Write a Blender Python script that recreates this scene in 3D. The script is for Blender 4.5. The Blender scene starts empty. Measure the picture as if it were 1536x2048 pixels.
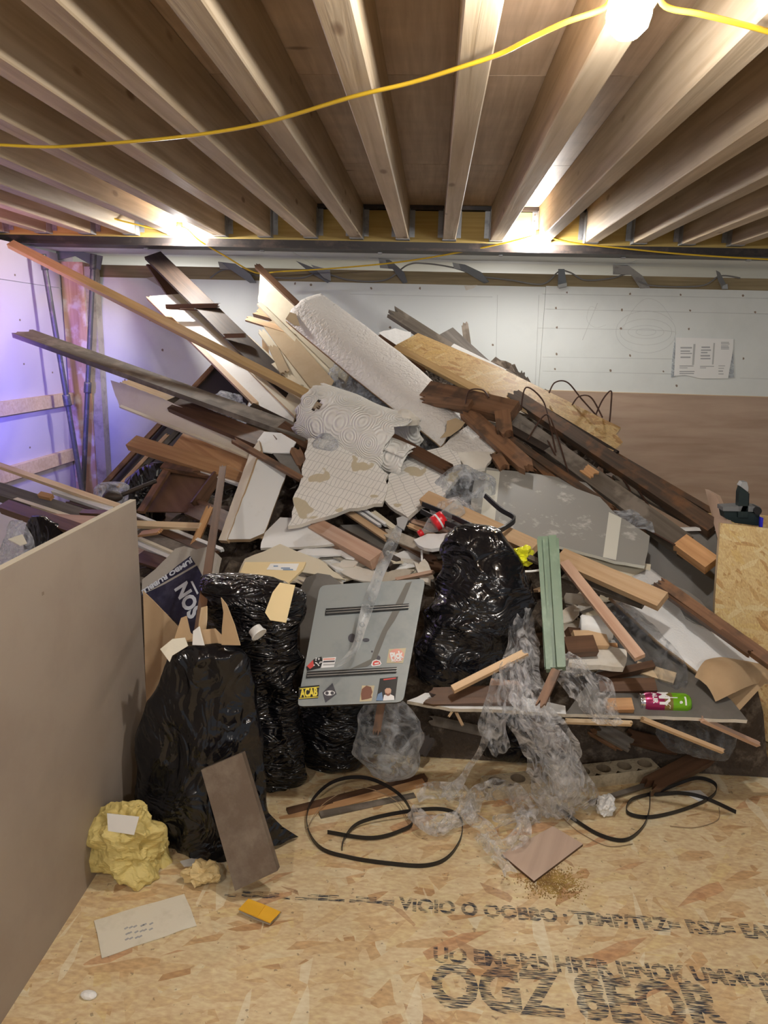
import bpy, bmesh, math, random
from mathutils import Vector, Matrix, noise
random.seed(7)
D = bpy.data
SC = bpy.context.scene
COL = SC.collection

# ------------------------------------------------------------------ camera (calibrated from the joists' vanishing point)
F, CX, CY, CAMH = 1450.0, 768.0, 1024.0, 1.55
_p0 = Vector(((868 - CX) / F, -(690 - CY) / F, -1.0))
_up = _p0.cross(Vector((1, -0.027, 0))).normalized()
if _up.y < 0: _up = -_up
_dy = _p0.normalized()
_dx = _dy.cross(_up)
ROT = Matrix((_dx, _dy, _up))            # camera axes -> world axes
CAM = Vector((0, 0, CAMH))
cam = D.cameras.new('camera'); camo = D.objects.new('camera', cam); COL.objects.link(camo)
camo.matrix_world = Matrix.Translation(CAM) @ ROT.to_4x4()
cam.sensor_fit = 'HORIZONTAL'; cam.sensor_width = 36.0; cam.lens = F / 1536.0 * 36.0
cam.clip_start = 0.05
SC.camera = camo

# ------------------------------------------------------------------ world, exposure
w = D.worlds.new('world'); SC.world = w; w.use_nodes = True
w.node_tree.nodes['Background'].inputs[0].default_value = (0.90, 0.94, 1.0, 1)
w.node_tree.nodes['Background'].inputs[1].default_value = 0.28
SC.view_settings.view_transform = 'Standard'
SC.view_settings.look = 'None'
SC.view_settings.exposure = 0.30
SC.view_settings.gamma = 1.0
SC.view_settings.use_curve_mapping = False
SC.cycles.max_bounces = 7; SC.cycles.diffuse_bounces = 3; SC.cycles.glossy_bounces = 3; SC.cycles.transparent_max_bounces = 16; SC.cycles.caustics_reflective = False; SC.cycles.caustics_refractive = False
BULB_E = 640.0                           # emission of every festoon bulb
def lamp(name, loc, col, power, rad):
    l = D.lights.new(name, 'POINT'); l.color = col; l.energy = power; l.shadow_soft_size = rad
    o = D.objects.new(name, l); o.location = loc; COL.objects.link(o); return o
def spot(name, loc, aim, col, power, ang):
    l = D.lights.new(name, 'SPOT'); l.color = col; l.energy = power; l.shadow_soft_size = 0.06; l.spot_size = math.radians(ang); l.spot_blend = 1.0
    o = D.objects.new(name, l); o.location = loc; o.rotation_euler = (Vector(aim) - Vector(loc)).to_track_quat('-Z', 'Y').to_euler(); COL.objects.link(o); return o
spot('blue_party_lamp', (-2.15, 3.25, 1.25), (-2.80, 4.45, 1.20), (0.14, 0.12, 1.0), 190, 62)     # coloured lamps standing out of frame by the lilac wall
spot('pink_party_lamp', (-2.15, 3.10, 1.75), (-2.80, 4.50, 1.95), (1.0, 0.42, 0.62), 60, 60)
lamp('back_room_lamp', (0.6, 6.9, 1.5), (1.0, 0.96, 0.92), 16, 0.06)            # bulb in the room behind the half wall
lamp('back_room_lamp', (-2.2, 6.6, 1.6), (1.0, 0.96, 0.92), 11, 0.06)

# ------------------------------------------------------------------ pixel -> place helpers
def ray(x, y): return ROT @ Vector(((x - CX) / F, -(y - CY) / F, -1.0))
def A(x, y, Y): d = ray(x, y); return CAM + d * (Y / d.y)
def Z(x, y, z): d = ray(x, y); return CAM + d * ((z - CAMH) / d.z)
def XX(x, y, X): d = ray(x, y); return CAM + d * (X / d.x)
def proj(p):
    c = ROT.transposed() @ (Vector(p) - CAM)
    return Vector((CX + F * c.x / -c.z, CY - F * c.y / -c.z))
def onplane(x, y, P, n, off=0.0):
    d = ray(x, y); t = (P + n * off - CAM).dot(n) / d.dot(n); return CAM + d * t
_ST = [(520, 5.35), (560, 5.2), (700, 4.65), (800, 4.2), (900, 3.75), (1000, 3.35), (1100, 3.0), (1200, 2.75), (1300, 2.52), (1400, 2.38), (1500, 2.36), (1700, 2.3)]
def Ys(y):
    if y <= _ST[0][0]: return _ST[0][1]
    for (a, b), (c, d) in zip(_ST, _ST[1:]):
        if y <= c: return b + (d - b) * (y - a) / (c - a)
    return _ST[-1][1]
def S(p):
    x, y = p[0], p[1]; o = p[2] if len(p) > 2 else 0.0
    return A(x, y, o if o > 1.2 else Ys(y) + o)

# ------------------------------------------------------------------ materials
def newmat(name):
    m = D.materials.new(name); m.use_nodes = True
    nt = m.node_tree; b = nt.nodes['Principled BSDF']; return m, nt, b
def N(nt, t, **kw):
    n = nt.nodes.new(t)
    for k, v in kw.items():
        if k in n.inputs.keys(): n.inputs[k].default_value = v
        else: setattr(n, k, v)
    return n
def L(nt, a, b): nt.links.new(a, b)
def ramp(nt, fac, stops, interp='LINEAR'):
    r = nt.nodes.new('ShaderNodeValToRGB'); e = r.color_ramp.elements; r.color_ramp.interpolation = interp
    while len(e) < len(stops): e.new(0.5)
    for q, (p, c) in zip(e, stops): q.position = p; q.color = (*c, 1) if len(c) == 3 else c
    L(nt, fac, r.inputs[0]); return r.outputs[0]
def mixc(nt, fac, a, b, blend='MIX'):
    m = nt.nodes.new('ShaderNodeMix'); m.data_type = 'RGBA'; m.blend_type = blend
    if isinstance(fac, (int, float)): m.inputs[0].default_value = fac
    else: L(nt, fac, m.inputs[0])
    for s, v in ((6, a), (7, b)):
        if isinstance(v, tuple): m.inputs[s].default_value = (*v, 1)
        else: L(nt, v, m.inputs[s])
    return m.outputs[2]
def coords(nt, scale=(1, 1, 1), rot=(0, 0, 0), which='Object'):
    tc = nt.nodes.new('ShaderNodeTexCoord'); mp = nt.nodes.new('ShaderNodeMapping')
    mp.inputs['Scale'].default_value = scale; mp.inputs['Rotation'].default_value = rot
    L(nt, tc.outputs[which], mp.inputs[0]); return mp.outputs[0]
def rndoff(nt, vec):
    oi = nt.nodes.new('ShaderNodeObjectInfo'); a = nt.nodes.new('ShaderNodeVectorMath'); a.operation = 'ADD'
    s = nt.nodes.new('ShaderNodeMath'); s.operation = 'MULTIPLY'; s.inputs[1].default_value = 37.0
    L(nt, oi.outputs['Random'], s.inputs[0]); L(nt, vec, a.inputs[0]); L(nt, s.outputs[0], a.inputs[1]); return a.outputs[0]
def bump(nt, b, h, strength=0.3, dist=0.01):
    bp = nt.nodes.new('ShaderNodeBump'); bp.inputs['Strength'].default_value = strength; bp.inputs['Distance'].default_value = dist
    L(nt, h, bp.inputs['Height']); L(nt, bp.outputs[0], b.inputs['Normal'])

def wood(name, c1, c2, rough=0.65, g=(1.5, 28, 28), var=0.25, bstr=0.25, knots=False, dirt=None):
    m, nt, b = newmat(name)
    v = rndoff(nt, coords(nt, g))
    n1 = N(nt, 'ShaderNodeTexNoise', Scale=1.6, Detail=6.0, Distortion=0.5); L(nt, v, n1.inputs[0])
    col = ramp(nt, n1.outputs[0], [(0.3, c1), (0.72, c2)])
    v2 = rndoff(nt, coords(nt, (2.2, 5, 5)))
    n2 = N(nt, 'ShaderNodeTexNoise', Scale=1.5, Detail=4.0); L(nt, v2, n2.inputs[0])
    col = mixc(nt, ramp(nt, n2.outputs[0], [(0.35, (0, 0, 0)), (0.75, (var, var, var))]), col, tuple(c * 0.45 for c in c1))
    if knots:
        vo = N(nt, 'ShaderNodeTexVoronoi', Scale=1.0); L(nt, rndoff(nt, coords(nt, (2.6, 7, 7))), vo.inputs[0])
        col = mixc(nt, ramp(nt, vo.outputs[0], [(0.06, (0.75, 0.75, 0.75)), (0.13, (0, 0, 0))]), col, (0.16, 0.085, 0.04))
    if dirt:
        n3 = N(nt, 'ShaderNodeTexNoise', Scale=9.0, Detail=5.0); L(nt, rndoff(nt, coords(nt)), n3.inputs[0])
        col = mixc(nt, ramp(nt, n3.outputs[0], [(0.5, (0, 0, 0)), (0.62, (0.8, 0.8, 0.8))]), col, dirt)
    oi = nt.nodes.new('ShaderNodeObjectInfo')
    hsv = nt.nodes.new('ShaderNodeHueSaturation')
    mr = N(nt, 'ShaderNodeMapRange'); mr.inputs[3].default_value = 0.8; mr.inputs[4].default_value = 1.18
    L(nt, oi.outputs['Random'], mr.inputs[0]); L(nt, mr.outputs[0], hsv.inputs['Value']); L(nt, col, hsv.inputs['Color'])
    L(nt, hsv.outputs[0], b.inputs['Base Color']); b.inputs['Roughness'].default_value = rough
    bump(nt, b, n1.outputs[0], bstr, 0.004)
    return m

def plain(name, c, rough=0.6, metal=0.0, spot=None, spotscale=6.0, lo=0.52, hi=0.64, bscale=0.0, bstr=0.2, bdist=0.005, spec=0.5, det=5.0):
    m, nt, b = newmat(name)
    b.inputs['Base Color'].default_value = (*c, 1); b.inputs['Roughness'].default_value = rough; b.inputs['Metallic'].default_value = metal
    b.inputs['Specular IOR Level'].default_value = spec
    v = rndoff(nt, coords(nt))
    if spot:
        n = N(nt, 'ShaderNodeTexNoise', Scale=spotscale, Detail=det, Roughness=0.65); L(nt, v, n.inputs[0])
        L(nt, mixc(nt, ramp(nt, n.outputs[0], [(lo, (0, 0, 0)), (hi, (1, 1, 1))]), c, spot), b.inputs['Base Color'])
    if bscale:
        n = N(nt, 'ShaderNodeTexNoise', Scale=bscale, Detail=4.0); L(nt, v, n.inputs[0]); bump(nt, b, n.outputs[0], bstr, bdist)
    return m

def osb(name, tint=(1, 1, 1), s=1.0, dark=1.0):
    m, nt, b = newmat(name)
    base = None; hs = None
    pal = [(0.0, (0.50, 0.33, 0.18)), (0.05, (0.60, 0.43, 0.25)), (0.16, (0.68, 0.52, 0.32)), (0.45, (0.74, 0.60, 0.40)), (0.80, (0.80, 0.67, 0.46)), (0.93, (0.74, 0.58, 0.33)), (1.0, (0.82, 0.75, 0.58))]
    pal = [(p, tuple(q * k * dark for q, k in zip(c, tint))) for p, c in pal]
    dn = N(nt, 'ShaderNodeTexNoise', Scale=5.0 * s, Detail=2.0); dv = coords(nt); L(nt, dv, dn.inputs[0])
    for i, (ang, off, sc) in enumerate(((0.25, 0, 1.0), (1.15, 3, 1.15), (2.2, 8, 0.9), (2.9, 5, 1.3))):
        mp = nt.nodes.new('ShaderNodeMapping'); tc = nt.nodes.new('ShaderNodeTexCoord')
        mp.inputs['Rotation'].default_value = (0, 0, ang); mp.inputs['Scale'].default_value = (1, 1, 1)
        L(nt, tc.outputs['Object'], mp.inputs[0])
        wob = nt.nodes.new('ShaderNodeMix'); wob.data_type = 'VECTOR'; wob.inputs[0].default_value = 0.03
        L(nt, mp.outputs[0], wob.inputs[4]); L(nt, dn.outputs['Color'], wob.inputs[5])
        m2 = nt.nodes.new('ShaderNodeMapping'); m2.inputs['Scale'].default_value = (7 * s * sc, 30 * s * sc, 8 * s); m2.inputs['Location'].default_value = (off, off * 2, 0)
        L(nt, wob.outputs[1], m2.inputs[0])
        vo = N(nt, 'ShaderNodeTexVoronoi', Scale=1.0, Randomness=1.0); L(nt, m2.outputs[0], vo.inputs[0])
        sep = nt.nodes.new('ShaderNodeSeparateColor'); L(nt, vo.outputs['Color'], sep.inputs[0])
        c = ramp(nt, sep.outputs[0], pal)
        if base is None: base = c; hs = sep.outputs[2]
        else:
            base = mixc(nt, ramp(nt, sep.outputs[1], [(0.52, (0, 0, 0)), (0.56, (1, 1, 1))]), base, c)
    for ang, off, colr, th in ((0.5, 11, (0.54, 0.33, 0.19), 0.978), (2.5, 14, (0.46, 0.31, 0.19), 0.984), (1.6, 19, (0.86, 0.78, 0.60), 0.93)):
        m2 = nt.nodes.new('ShaderNodeMapping'); m2.vector_type = 'TEXTURE'; m2.inputs['Rotation'].default_value = (0, 0, ang); m2.inputs['Location'].default_value = (off, off, 0); m2.inputs['Scale'].default_value = (0.13 / s, 0.032 / s, 0.1)
        tc = nt.nodes.new('ShaderNodeTexCoord'); L(nt, tc.outputs['Object'], m2.inputs[0])
        vo = N(nt, 'ShaderNodeTexVoronoi', Scale=1.0, Randomness=1.0); L(nt, m2.outputs[0], vo.inputs[0])
        sep = nt.nodes.new('ShaderNodeSeparateColor'); L(nt, vo.outputs['Color'], sep.inputs[0])
        base = mixc(nt, ramp(nt, sep.outputs[0], [(th, (0, 0, 0)), (th + .005, (0.8, 0.8, 0.8))]), base, tuple(q * k * dark for q, k in zip(colr, tint)))
    g = N(nt, 'ShaderNodeTexNoise', Scale=45.0 * s, Detail=5.0); L(nt, coords(nt, (1, 2.2, 1), (0, 0, .5)), g.inputs[0])
    base = mixc(nt, 0.42, base, ramp(nt, g.outputs[0], [(0.3, (0.42, 0.31, 0.2)), (0.7, (0.95, 0.85, 0.66))]), 'OVERLAY')
    fs = N(nt, 'ShaderNodeTexNoise', Scale=60.0 * s, Detail=2.0); L(nt, coords(nt), fs.inputs[0])
    base = mixc(nt, ramp(nt, fs.outputs[0], [(0.70, (0, 0, 0)), (0.74, (0.6, 0.6, 0.6))]), base, (0.2, 0.13, 0.08))
    L(nt, base, b.inputs['Base Color']); b.inputs['Roughness'].default_value = 0.55
    bump(nt, b, g.outputs[0], 0.15, 0.003)
    return m

def film(name, alpha=0.35, tint=(0.9, 0.92, 0.95), rough=0.12, scale=28.0):
    m = D.materials.new(name); m.use_nodes = True; nt = m.node_tree; nt.nodes.clear()
    out = nt.nodes.new('ShaderNodeOutputMaterial')
    tr = nt.nodes.new('ShaderNodeBsdfTransparent'); tr.inputs[0].default_value = (0.96, 0.97, 0.98, 1)
    b = nt.nodes.new('ShaderNodeBsdfPrincipled'); b.inputs['Base Color'].default_value = (*tint, 1); b.inputs['Roughness'].default_value = rough
    b.inputs['Specular IOR Level'].default_value = 0.9
    v = coords(nt); n = N(nt, 'ShaderNodeTexNoise', Scale=scale, Detail=5.0, Distortion=1.5); L(nt, v, n.inputs[0])
    bump(nt, b, n.outputs[0], 0.8, 0.02)
    lw = nt.nodes.new('ShaderNodeLayerWeight'); lw.inputs[0].default_value = 0.45
    n2 = N(nt, 'ShaderNodeTexNoise', Scale=scale * 0.5, Detail=5.0, Distortion=2.0); L(nt, v, n2.inputs[0])
    f = nt.nodes.new('ShaderNodeMath'); f.operation = 'MULTIPLY_ADD'; L(nt, lw.outputs['Facing'], f.inputs[0]); f.inputs[1].default_value = 0.45
    r = N(nt, 'ShaderNodeMapRange'); r.inputs[1].default_value = 0.42; r.inputs[2].default_value = 0.72; r.inputs[3].default_value = alpha * 0.12; r.inputs[4].default_value = alpha * 2.0
    L(nt, n2.outputs[0], r.inputs[0]); L(nt, r.outputs[0], f.inputs[2]); f.use_clamp = True
    tl = nt.nodes.new('ShaderNodeBsdfTranslucent'); tl.inputs[0].default_value = (*tint, 1)
    m0 = nt.nodes.new('ShaderNodeMixShader'); m0.inputs[0].default_value = 0.5; L(nt, b.outputs[0], m0.inputs[1]); L(nt, tl.outputs[0], m0.inputs[2])
    mx = nt.nodes.new('ShaderNodeMixShader'); L(nt, f.outputs[0], mx.inputs[0]); L(nt, tr.outputs[0], mx.inputs[1]); L(nt, m0.outputs[0], mx.inputs[2])
    L(nt, mx.outputs[0], out.inputs[0]); return m

def blackbag(name, c=(0.006, 0.006, 0.008), vert=2.5, bs=0.55):
    m, nt, b = newmat(name)
    b.inputs['Base Color'].default_value = (*c, 1); b.inputs['Specular IOR Level'].default_value = 0.55
    v = coords(nt, (1, 1, vert))
    n = N(nt, 'ShaderNodeTexNoise', Scale=7.0, Detail=2.5, Distortion=1.6, Roughness=0.45); L(nt, v, n.inputs[0])
    ab = nt.nodes.new('ShaderNodeMath'); ab.operation = 'SUBTRACT'; ab.inputs[1].default_value = 0.5; L(nt, n.outputs[0], ab.inputs[0])
    ab2 = nt.nodes.new('ShaderNodeMath'); ab2.operation = 'ABSOLUTE'; L(nt, ab.outputs[0], ab2.inputs[0])
    n3 = N(nt, 'ShaderNodeTexNoise', Scale=22.0, Detail=2.0, Distortion=0.8); L(nt, v, n3.inputs[0])
    ad = nt.nodes.new('ShaderNodeMath'); ad.operation = 'MULTIPLY_ADD'; L(nt, n3.outputs[0], ad.inputs[0]); ad.inputs[1].default_value = 0.10; L(nt, ab2.outputs[0], ad.inputs[2])
    bump(nt, b, ad.outputs[0], bs, 0.10)
    n2 = N(nt, 'ShaderNodeTexNoise', Scale=10.0, Detail=4.0); L(nt, v, n2.inputs[0])
    L(nt, ramp(nt, n2.outputs[0], [(0.35, (0.10,) * 3), (0.7, (0.28,) * 3)]), b.inputs['Roughness'])
    return m

def emit(name, c, s):
    m = D.materials.new(name); m.use_nodes = True; nt = m.node_tree; nt.nodes.clear()
    out = nt.nodes.new('ShaderNodeOutputMaterial'); e = nt.nodes.new('ShaderNodeEmission')
    e.inputs[0].default_value = (*c, 1); e.inputs[1].default_value = s; L(nt, e.outputs[0], out.inputs[0]); return m

M = {}
M['joist'] = wood('spruce_joist', (0.43, 0.32, 0.20), (0.65, 0.525, 0.375), 0.6, (0.9, 20, 20), 0.22, 0.5, True)
M['deck'] = wood('deck_plywood', (0.48, 0.33, 0.21), (0.68, 0.51, 0.36), 0.55, (22, 1.4, 5), 0.35, 0.1, True)
M['pine'] = wood('pine', (0.62, 0.40, 0.22), (0.78, 0.56, 0.34), 0.55, var=0.12)
M['palepine'] = wood('pale_pine', (0.68, 0.48, 0.27), (0.82, 0.65, 0.43), 0.6)
M['yellowpine'] = wood('yellow_pine', (0.60, 0.38, 0.16), (0.76, 0.54, 0.27), 0.55)
M['orange'] = wood('orange_pine', (0.47, 0.24, 0.10), (0.66, 0.39, 0.19), 0.5, var=0.15)
M['pinkwood'] = wood('pinkish_softwood', (0.55, 0.33, 0.22), (0.70, 0.48, 0.35), 0.6)
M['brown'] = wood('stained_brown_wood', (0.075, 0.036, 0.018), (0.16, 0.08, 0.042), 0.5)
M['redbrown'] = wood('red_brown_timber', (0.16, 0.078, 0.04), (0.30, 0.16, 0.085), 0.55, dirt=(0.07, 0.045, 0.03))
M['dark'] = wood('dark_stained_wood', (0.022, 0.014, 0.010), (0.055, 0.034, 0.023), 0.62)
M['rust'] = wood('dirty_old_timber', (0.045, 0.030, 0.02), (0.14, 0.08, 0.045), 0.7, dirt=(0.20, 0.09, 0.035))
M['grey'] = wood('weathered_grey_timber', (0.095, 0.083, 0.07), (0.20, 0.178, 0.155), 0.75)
M['greybrown'] = wood('grey_brown_timber', (0.085, 0.068, 0.05), (0.165, 0.135, 0.105), 0.75, dirt=(0.22, 0.185, 0.15))
M['ply'] = wood('plywood_sheet', (0.48, 0.33, 0.235), (0.62, 0.46, 0.345), 0.6, (1.2, 2.0, 9), 0.15, 0.05)
M['plyoff'] = wood('plywood_offcut', (0.58, 0.42, 0.32), (0.72, 0.55, 0.43), 0.55, (1.2, 16, 5), 0.05, 0.05)
M['brownply'] = wood('brown_plywood', (0.15, 0.075, 0.04), (0.23, 0.125, 0.07), 0.6, (2, 12, 5), 0.15, 0.05)
M['plate'] = wood('treated_timber', (0.27, 0.20, 0.10), (0.44, 0.34, 0.19), 0.7, (1.2, 20, 30), 0.3)
M['post'] = wood('stud_timber', (0.52, 0.30, 0.17), (0.70, 0.48, 0.33), 0.6, (20, 20, 1.2), 0.2, 0.2, dirt=(0.75, 0.68, 0.6))
M['osb'] = osb('osb_floor', (0.97, 0.95, 0.95), 1.0, 0.90)
M['osb2'] = osb('osb_sheet', (1.0, 0.93, 0.76), 1.9, 0.86)
M['osb3'] = osb('osb_weathered', (0.86, 0.78, 0.58), 1.3, 0.72)
M['mdf'] = plain('mdf', (0.36, 0.30, 0.245), 0.55, spot=(0.31, 0.25, 0.205), spotscale=3.5, lo=0.45, hi=0.75)
M['mdfedge'] = plain('mdf_edge', (0.62, 0.55, 0.42), 0.7)
M['wallw'] = plain('white_board_or_stand_in', (0.74, 0.76, 0.73), 0.75, spot=(0.66, 0.68, 0.65), spotscale=2.2, lo=0.5, hi=0.8, bscale=60, bstr=0.05)
M['lilac'] = plain('lilac_wall', (0.66, 0.60, 0.70), 0.7)
M['white'] = plain('white_paint', (0.86, 0.86, 0.84), 0.5, spot=(0.66, 0.64, 0.6), spotscale=5, lo=0.55, hi=0.8)
M['cream'] = plain('cream_paint', (0.76, 0.69, 0.53), 0.5, spot=(0.66, 0.58, 0.42), spotscale=4, lo=0.5, hi=0.75)
M['tanboard'] = plain('tan_hardboard', (0.52, 0.40, 0.25), 0.6, spot=(0.44, 0.32, 0.19), spotscale=5, lo=0.45, hi=0.75)
M['card'] = plain('cardboard', (0.50, 0.35, 0.20), 0.8, spot=(0.42, 0.28, 0.15), spotscale=5, lo=0.45, hi=0.8, bscale=30, bstr=0.1)
M['kraft'] = plain('kraft_paper', (0.72, 0.55, 0.27), 0.7, bscale=14, bstr=0.6, bdist=0.02)
M['yellowkraft'] = plain('yellow_kraft_paper', (0.66, 0.53, 0.19), 0.6, bscale=14, bstr=0.7, bdist=0.02)
M['envelope'] = plain('manila_envelope', (0.78, 0.62, 0.34), 0.65, bscale=8, bstr=0.15)
M['orangecard'] = plain('orange_card', (0.85, 0.46, 0.03), 0.6)
M['paper'] = plain('paper', (0.84, 0.83, 0.80), 0.8, bscale=10, bstr=0.2, bdist=0.01)
M['creamcard'] = plain('cream_card', (0.78, 0.73, 0.60), 0.85, spot=(0.68, 0.63, 0.5), spotscale=16, lo=0.52, hi=0.75, bscale=60, bstr=0.2)
M['ink'] = plain('print_ink', (0.10, 0.10, 0.11), 0.8)
M['greyink'] = plain('grey_print', (0.42, 0.42, 0.42), 0.8)
M['pencil'] = plain('pencil', (0.50, 0.50, 0.48), 0.8)
M['hole'] = plain('dark_hole', (0.26, 0.20, 0.15), 0.9)
M['plaster'] = plain('plaster_board_face', (0.74, 0.70, 0.62), 0.85, spot=(0.62, 0.55, 0.44), spotscale=7, lo=0.5, hi=0.72, bscale=40, bstr=0.5)
M['plasterdirty'] = plain('dirty_plaster', (0.50, 0.45, 0.37), 0.85, spot=(0.30, 0.26, 0.21), spotscale=9, lo=0.48, hi=0.7, bscale=40, bstr=0.5)
M['greypaint'] = plain('grey_painted_board', (0.30, 0.295, 0.27), 0.55, spot=(0.52, 0.51, 0.48), spotscale=11, lo=0.57, hi=0.66, det=9)
M['whitestripe'] = plain('pale_stripe', (0.70, 0.69, 0.60), 0.6)
M['greyboard'] = plain('dark_grey_board', (0.145, 0.135, 0.12), 0.5, spot=(0.22, 0.205, 0.185), spotscale=5, lo=0.5, hi=0.8)
M['darkboard'] = plain('blackened_board', (0.03, 0.025, 0.02), 0.8)
M['steel'] = plain('black_steel', (0.045, 0.038, 0.036), 0.45, 0.4, spot=(0.12, 0.085, 0.07), spotscale=7, lo=0.5, hi=0.75)
M['galv'] = plain('galvanised_steel', (0.42, 0.43, 0.44), 0.42, 0.45, spot=(0.30, 0.30, 0.31), spotscale=12)
M['darkgalv'] = plain('dull_metal', (0.22, 0.23, 0.24), 0.42, 0.35)
M['pole'] = plain('grey_pipe', (0.13, 0.13, 0.14), 0.5, 0.5, spot=(0.22, 0.2, 0.19), spotscale=20)
M['panelmetal'] = plain('grey_enamel', (0.36, 0.395, 0.40), 0.25, 0.25, spot=(0.31, 0.345, 0.355), spotscale=5, bscale=3, bstr=0.05)
M['rail'] = plain('dark_rail', (0.05, 0.05, 0.05), 0.3, 0.6)
M['railhi'] = plain('bright_rail', (0.45, 0.46, 0.46), 0.3, 0.8)
M['green'] = plain('green_paint', (0.165, 0.245, 0.165), 0.45, spot=(0.22, 0.31, 0.22), spotscale=8)
M['black'] = plain('black_plastic', (0.012, 0.012, 0.014), 0.4)
M['wire'] = plain('rusty_wire', (0.075, 0.035, 0.022), 0.6, 0.3)
M['thinwire'] = plain('thin_brown_wire', (0.32, 0.22, 0.13), 0.5)
M['cable'] = plain('yellow_cable', (0.74, 0.48, 0.03), 0.4)
M['greycable'] = plain('grey_cable', (0.20, 0.19, 0.18), 0.5)
M['redplastic'] = plain('red_plastic', (0.75, 0.02, 0.03), 0.35)
M['bulbcap'] = plain('orange_bulb_holder', (0.80, 0.16, 0.05), 0.5)
M['yellowpack'] = plain('yellow_wrapper', (0.80, 0.80, 0.03), 0.3, bscale=25, bstr=0.5, bdist=0.01)
M['navy'] = plain('navy_plastic', (0.022, 0.022, 0.05), 0.3, bscale=18, bstr=0.5, bdist=0.012, spot=(0.05, 0.05, 0.09), spotscale=9)
M['greyplastic'] = plain('grey_plastic', (0.42, 0.39, 0.34), 0.35, bscale=12, bstr=0.5, bdist=0.02)
M['bagprint'] = plain('bag_lettering', (0.66, 0.70, 0.76), 0.4)
M['polyedge'] = plain('torn_brown_edge', (0.44, 0.30, 0.17), 0.8)
M['chip'] = plain('tubular_chipboard', (0.56, 0.47, 0.32), 0.9, spot=(0.44, 0.36, 0.24), spotscale=70, lo=0.45, hi=0.65, bscale=110, bstr=0.6)
M['chiphole_shade'] = plain('hole_shade', (0.26, 0.20, 0.13), 0.9)  # darker pressed tube walls, with the shade inside the holes painted in
M['tissue'] = plain('white_tissue', (0.86, 0.85, 0.82), 0.8, bscale=30, bstr=0.5, bdist=0.01)
M['brick'] = plain('dirty_brown_slab', (0.145, 0.105, 0.075), 0.8, spot=(0.235, 0.19, 0.145), spotscale=8, lo=0.45, hi=0.7, bscale=40, bstr=0.4, det=8)
M['sawdust'] = plain('sawdust', (0.50, 0.34, 0.10), 0.95, spot=(0.30, 0.17, 0.06), spotscale=25, lo=0.45, hi=0.6)
M['canpink'] = plain('can_magenta', (0.33, 0.02, 0.10), 0.25, 0.4)
M['cangreen'] = plain('can_green', (0.20, 0.50, 0.02), 0.25, 0.3)
M['aluminium'] = plain('aluminium', (0.75, 0.75, 0.75), 0.2, 1.0)
M['canwhite'] = plain('can_lettering', (0.85, 0.85, 0.85), 0.35)
M['tool'] = plain('dark_green_metal', (0.018, 0.032, 0.034), 0.4, 0.3)
M['blue'] = plain('blue_plastic', (0.03, 0.03, 0.6), 0.3)
M['acry'] = plain('acab_yellow', (0.80, 0.66, 0.08), 0.4)
M['stickblack'] = plain('sticker_black', (0.02, 0.02, 0.02), 0.35)
M['stickgrey'] = plain('sticker_grey', (0.07, 0.07, 0.085), 0.35)
M['stickwhite'] = plain('sticker_white', (0.80, 0.80, 0.80), 0.35)
M['stickred'] = plain('sticker_red', (0.62, 0.08, 0.07), 0.35)
M['stickpink'] = plain('sticker_pink', (0.72, 0.34, 0.28), 0.35)
M['stickbrown'] = plain('sticker_brown', (0.20, 0.08, 0.05), 0.4)
M['sticktan'] = plain('sticker_tan', (0.55, 0.47, 0.30), 0.4)
M['stickblue'] = plain('sticker_blue', (0.15, 0.25, 0.42), 0.4)
M['skin'] = plain('sticker_skin', (0.55, 0.34, 0.24), 0.4)
M['strip_shadow'] = plain('painted_strip_shadow', (0.14, 0.135, 0.12), 0.4)  # flat dark colour for the plastic strip's shadow on the metal panel
M['film'] = film('clear_wrap', 0.45, (0.98, 0.98, 1.0), 0.08, 34)
M['filmgrey'] = film('cloudy_wrap', 0.5, (0.7, 0.72, 0.75))
M['strip'] = film('translucent_strip', 0.9, (0.74, 0.76, 0.76), 0.3, 6)
M['filmdark'] = film('dark_wrap', 0.3, (0.35, 0.36, 0.38))
M['bottle'] = film('clear_bottle', 0.22, (0.85, 0.9, 0.9), 0.05, 4)
M['bag'] = blackbag('black_bag', vert=0.8, bs=0.5)
M['bagbig'] = blackbag('black_bag_full', vert=1.6, bs=0.38)
M['bagsilk'] = blackbag('black_bag_stretched', vert=3.2, bs=0.6)
M['bulb'] = emit('bulb_glow', (1.0, 0.97, 0.93), BULB_E)
M['rubble'] = plain('rubble', (0.07, 0.05, 0.035), 0.9, spot=(0.20, 0.16, 0.12), spotscale=14, lo=0.5, hi=0.66, bscale=25, bstr=0.8, bdist=0.03)

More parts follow.
